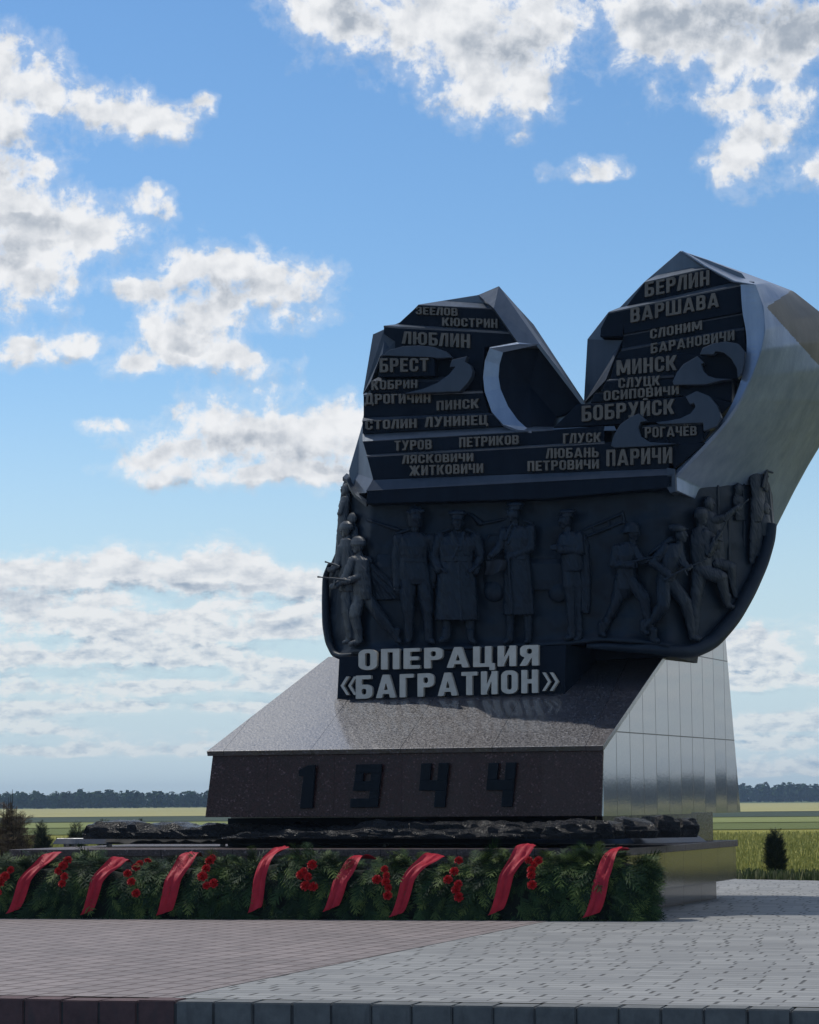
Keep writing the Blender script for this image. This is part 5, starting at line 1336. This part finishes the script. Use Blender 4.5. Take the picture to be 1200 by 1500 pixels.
# one carnation, copied
def carnation_mesh(seed):
    rr = random.Random(seed); V, F = [], []
    for ring, (npet, rad, elev) in enumerate([(9, .060, .15), (8, .052, .6), (7, .042, 1.0), (5, .028, 1.35)]):
        for i in range(npet):
            a = 2 * math.pi * (i + rr.random() * .6) / npet; e_ = elev + rr.uniform(-.15, .15)
            d = Vector((math.cos(a) * math.cos(e_), math.sin(a) * math.cos(e_), math.sin(e_))); sd = Vector((-math.sin(a), math.cos(a), 0)); upv = d.cross(sd)
            k = len(V); nn = 5
            for u in range(3):
                for w_ in range(nn):
                    v = w_ / (nn - 1) - .5; r_ = rad * (.25 + .40 * u) + (rr.uniform(-.007, .007) if u == 2 else 0)
                    V.append(d * r_ + sd * v * rad * (.4 + .55 * u) + upv * (.010 * math.cos(v * 9 + ring) * u))
            for u in range(2):
                for w_ in range(nn - 1): F.append((k + u * nn + w_, k + u * nn + w_ + 1, k + (u + 1) * nn + w_ + 1, k + (u + 1) * nn + w_))
    me = bpy.data.meshes.new('carnation'); me.from_pydata([tuple(v) for v in V], [], F); me.materials.append(M['petal']); me.update(); return me
CM = [carnation_mesh(i) for i in range(3)]
FL = [(10,1288),(18,1279),(3,1297),(0,1309),(88,1281),(101,1267),(95,1274),(97,1288),(94,1299),(189,1285),(201,1277),(195,1296),(202,1311),(216,1269),(206,1272),(299,1288),(312,1264),(304,1278),(305,1300),(315,1299),(309,1268),(447,1280),(459,1272),(450,1302),(461,1301),(453,1288),(443,1286),(554,1292),(565,1279),(567,1297),(570,1313),(568,1286),(571,1303),(658,1292),(673,1268),(667,1282),(673,1299),(674,1316),(670,1306),(776,1266),(790,1266),(780,1279),(781,1298),(784,1272),(780,1288)]
gloc = Vector(gar.location)
for i, (px, py) in enumerate(FL):
    s_, th, p, n = on_garland(px, py); o = bpy.data.objects.new('carnation', CM[i % 3]); COL.objects.link(o); o.parent = gar
    d = (n + Vector((0, 0, .1)) + (CAM - p).normalized() * .7).normalized(); o.rotation_euler = d.to_track_quat('Z', 'Y').to_euler(); o.location = p + n * .075 - gloc
    o.scale = [random.Random(i).uniform(.70, 1.0)] * 3

# ------------------------------------------------------------------ shrubs
M['thuja'] = leafmat('thuja_leaves', (.008, .014, .008), (.018, .030, .014), (.04, .055, .022), .7)
M['bark'] = leafmat('shrub_bark', (.03, .022, .015), (.06, .045, .03), (.09, .07, .05), .9)
M['dry'] = leafmat('dry_foliage', (.06, .038, .022), (.12, .08, .045), (.19, .14, .08), .85)
THT = sprig_template(5)
def thuja(base, h, r, n, seed, label, cat='shrub'):
    rr = random.Random(seed); e_ = empty('thuja', base); tag(e_, label, cat, 'young thujas along the back of the plaza')
    from_bm('trunk', tube([base + Vector((0, 0, -.05)), base + Vector((.02, 0, h * .5)), base + Vector((0, .01, h * .9))], [.03, .02, .008]), M['bark'], e_)
    fr, tn = [], []
    tips = [(0, 0, 1.0)] + [(rr.uniform(-.5, .5), rr.uniform(-.5, .5), rr.uniform(.7, .95)) for _ in range(4)]
    for i in range(n):
        tx, ty, tz = tips[i % len(tips)]; u = rr.random() ** 1.1
        rad = r * (math.sin(math.pi * min(1, .18 + u * .82)) ** .7) * .62 + .01
        a = rr.uniform(0, 6.28); q_ = rad * math.sqrt(rr.random()) * (1 + .35 * noise.noise(Vector((a, u * 4, seed))))
        p = base + Vector((tx * r * u * .9 + math.cos(a) * q_, ty * r * u * .9 + math.sin(a) * q_, .02 + u * h * tz))
        xa = Vector((math.cos(a) * .6, math.sin(a) * .6, rr.uniform(.3, 1.2))); za = Vector((rr.uniform(-1, 1), rr.uniform(-1, 1), rr.uniform(-.3, .3)))
        fr.append((p, xa, za, rr.uniform(.08, .17))); tn.append(min(1, max(0, rr.gauss(.4, .25))))
    scatter_sprays('crown', fr, tn, M['thuja'], e_, THT, .1)
thuja(G(1138, 1281, -.02), .86, .26, 1500, 1, 'dark thuja shrub standing alone at the field edge right of the monument')
thuja(G(60, 1279, -.02), 1.10, .24, 1500, 2, 'dark pointed thuja shrub beside the dry bush')
thuja(G(112, 1279, -.02), 1.08, .30, 1500, 3, 'dark broad thuja shrub half hidden behind the long black stone')
thuja(G(152, 1279, -.02), 1.16, .12, 700, 4, 'small thuja whose round top just shows above the stone, nearer the dry bush')
thuja(G(203, 1279, -.02), 1.17, .12, 700, 5, 'small thuja whose round top just shows above the stone, nearer the monument neck')
db = G(17, 1284, -.02)
dry = empty('dry_bush', db); tag(dry, 'dry brown bush with bare upright twigs at the left edge', 'bush')
rr = random.Random(9); bm = bmesh.new(); fr, tn = [], []
for i in range(44):
    a = rr.uniform(0, 6.28); sp = rr.random() ** .8; hh = 2.05 * (1 - .55 * sp) * rr.uniform(.8, 1.0)
    tip = db + Vector((math.cos(a) * .55 * sp, math.sin(a) * .4 * sp, hh)); mid_ = db.lerp(tip, .5) + Vector((math.cos(a) * .10, math.sin(a) * .10, -.05))
    tube([db + Vector((math.cos(a) * .03, math.sin(a) * .03, 0)), mid_, tip], [.018, .011, .004], bm, 5)
    for k in range(70):
        u = rr.uniform(.18, .98 if sp > .25 else .8); p = db.lerp(mid_, u * 2) if u < .5 else mid_.lerp(tip, u * 2 - 1)
        b_ = rr.uniform(0, 6.28); xa = Vector((math.cos(b_), math.sin(b_), rr.uniform(-.1, 1.0)))
        fr.append((p + xa * .02, xa, Vector((rr.uniform(-1, 1), rr.uniform(-1, 1), .5)), rr.uniform(.08, .20))); tn.append(rr.random())
from_bm('stem', bm, M['bark'], dry); scatter_sprays('crown', fr, tn, M['dry'], dry, THT, .1)

# ------------------------------------------------------------------ wheat, verge grass, far forest
def blades(name, pts, hmin, hmax, w_, m, label, seed):
    rr = np.random.default_rng(seed); n = len(pts); a = rr.uniform(0, 6.283, n); h_ = rr.uniform(hmin, hmax, n); ln = rr.uniform(-.25, .25, (n, 2)) * h_[:, None]
    V = np.empty((n, 4, 3)); dx = np.stack([np.cos(a), np.sin(a)], 1) * w_
    V[:, 0, :2] = pts[:, :2] - dx; V[:, 1, :2] = pts[:, :2] + dx; V[:, 2, :2] = pts[:, :2] + dx * .5 + ln; V[:, 3, :2] = pts[:, :2] - dx * .5 + ln
    V[:, 0, 2] = V[:, 1, 2] = pts[:, 2]; V[:, 2, 2] = V[:, 3, 2] = pts[:, 2] + h_
    me = bpy.data.meshes.new(name); me.vertices.add(n * 4); me.vertices.foreach_set('co', V.reshape(-1)); me.loops.add(n * 4); me.loops.foreach_set('vertex_index', np.arange(n * 4, dtype=np.int32))
    me.polygons.add(n); me.polygons.foreach_set('loop_start', np.arange(0, n * 4, 4, dtype=np.int32)); me.update(calc_edges=True)
    at = me.attributes.new('tone', 'FLOAT', 'POINT'); at.data.foreach_set('value', np.repeat(rr.random(n), 4).astype(np.float32))
    o = link(name, me, m); tag(o, label, None, kind='stuff'); return o
M['ears'] = leafmat('wheat_ears', (.22, .22, .05), (.34, .32, .08), (.46, .42, .14), .8)
M['grass'] = leafmat('grass_blades', (.05, .07, .02), (.10, .12, .04), (.20, .18, .09), .8)
rg = np.random.default_rng(4)
n = 110000; D_ = 49 + 75 * rg.random(n) ** 1.5; lat = rg.uniform(-.30, .30, n) * D_
keep = (lat / D_ > .085) | (lat / D_ < -.10)
D_, lat = D_[keep], lat[keep]
r0 = np.array([math.cos(YAW), math.sin(YAW)]); f0 = np.array([-math.sin(YAW), math.cos(YAW)])
xy = np.array([CAM.x, CAM.y]) + lat[:, None] * r0 + D_[:, None] * f0
ok = xy[:, 1] > np.array([backline(x) for x in xy[:, 0]]) + 2.4
xy = xy[ok]; blades('wheat', np.concatenate([xy, np.full((len(xy), 1), -.20)], 1), .10, .24, .02, M['ears'], 'dense yellow green wheat standing behind the plaza', 7)
n = 16000; gx = rg.uniform(-20, 16, n); gy = np.array([backline(x) for x in gx]) + 2.6 * rg.random(n)
blades('verge_grass', np.stack([gx, gy, np.full(n, -.03)], 1), .05, .20, .02, M['grass'], 'short rough grass along the back edge of the plaza', 8)
M['forest'] = leafmat('forest_leaves', (.016, .036, .014), (.030, .058, .022), (.055, .085, .032), .9, .0, .0)
def forest(name, pxa, pxb, dist, hfun, step_px, label, seed, kq=120, big=1.0):
    rr = random.Random(seed); V, F, T = [], [], []; px = pxa
    f0v = Vector((f0[0], f0[1], 0)); r0v = Vector((r0[0], r0[1], 0))
    while px < pxb:
        d = dist * rr.uniform(.97, 1.10); c = Vector((CAM.x, CAM.y, 0)) + f0v * d + r0v * ((px - 600) / FPX * d)
        H = hfun(px) * rr.uniform(.72, 1.10); W = H * rr.uniform(.28, .45); tone0 = rr.random()
        for k in range(kq):
            u = rr.random(); a = rr.uniform(0, 6.28); rad = W * math.sin(math.pi * min(1, .12 + .86 * u)) ** .6 * math.sqrt(rr.random())
            p = c + Vector((math.cos(a) * rad, math.sin(a) * rad, .2 + u * H)); s_ = H * (rr.uniform(.03, .06) if rr.random() < .8 else .11) * big
            n = (Vector((math.cos(a) * rad / W, math.sin(a) * rad / W, (u - .45) * 1.2)) + Vector((rr.uniform(-.4, .4), rr.uniform(-.4, .4), rr.uniform(-.3, .5)))).normalized(); x_ = n.cross(Vector((0, 0, 1))).normalized() * s_; y_ = n.cross(x_).normalized() * s_
            k0 = len(V); V += [p - x_ - y_ * .6, p + x_ * .8 - y_, p + x_ + y_ * .7, p - x_ * .7 + y_]; F.append((k0, k0 + 1, k0 + 2, k0 + 3)); T += [.15 + tone0 * .5 + .2 * rr.random()] * 4
        px += step_px * rr.uniform(.5, 1.5)
    o = raw(name, V, F, M['forest']); at = o.data.attributes.new('tone', 'FLOAT', 'POINT'); at.data.foreach_set('value', np.array(T, dtype=np.float32))
    tag(o, label, None, kind='stuff')
def lefth(px):
    return 8.4 + 2.0 * noise.noise(Vector((px * .02, 1, 0))) + 1.8 * noise.noise(Vector((px * .06, 5, 0))) - max(0, (px - 170)) * .006
forest('forest', -420, 700, 1300, lefth, 2.1, 'far dark green mixed forest beyond the fields left of the monument', 3)
forest('forest', 1560, 4600, 1300, lambda px: 16 + 2.5 * noise.noise(Vector((px * .01, 2, 0))), 6.5, 'far forest along the fields to the right', 5, 45, 2.2)
forest('forest', 700, 1560, 1750, lambda px: 12.0 + 1.0 * noise.noise(Vector((px * .03, 2, 0))), 1.9, 'far bluish forest on the skyline right of the monument', 4)


# ------------------------------------------------------------------ the air
def build_haze():
    bm = bmesh.new(); box(bm, (-2450, -350, -1.4), (2450, 2650, 24.0))
    m = bpy.data.materials.new('air'); m.use_nodes = True; nt = m.node_tree; nt.nodes.clear()
    v = nt.nodes.new('ShaderNodeVolumePrincipled'); o = nt.nodes.new('ShaderNodeOutputMaterial'); nt.links.new(v.outputs[0], o.inputs['Volume'])
    v.inputs['Color'].default_value = (.36, .50, .70, 1); v.inputs['Density'].default_value = 0.00021; v.inputs['Anisotropy'].default_value = 0.1
    h = from_bm('haze', bm, m); tag(h, 'thin blue air over the fields', None, kind='stuff')
build_haze()
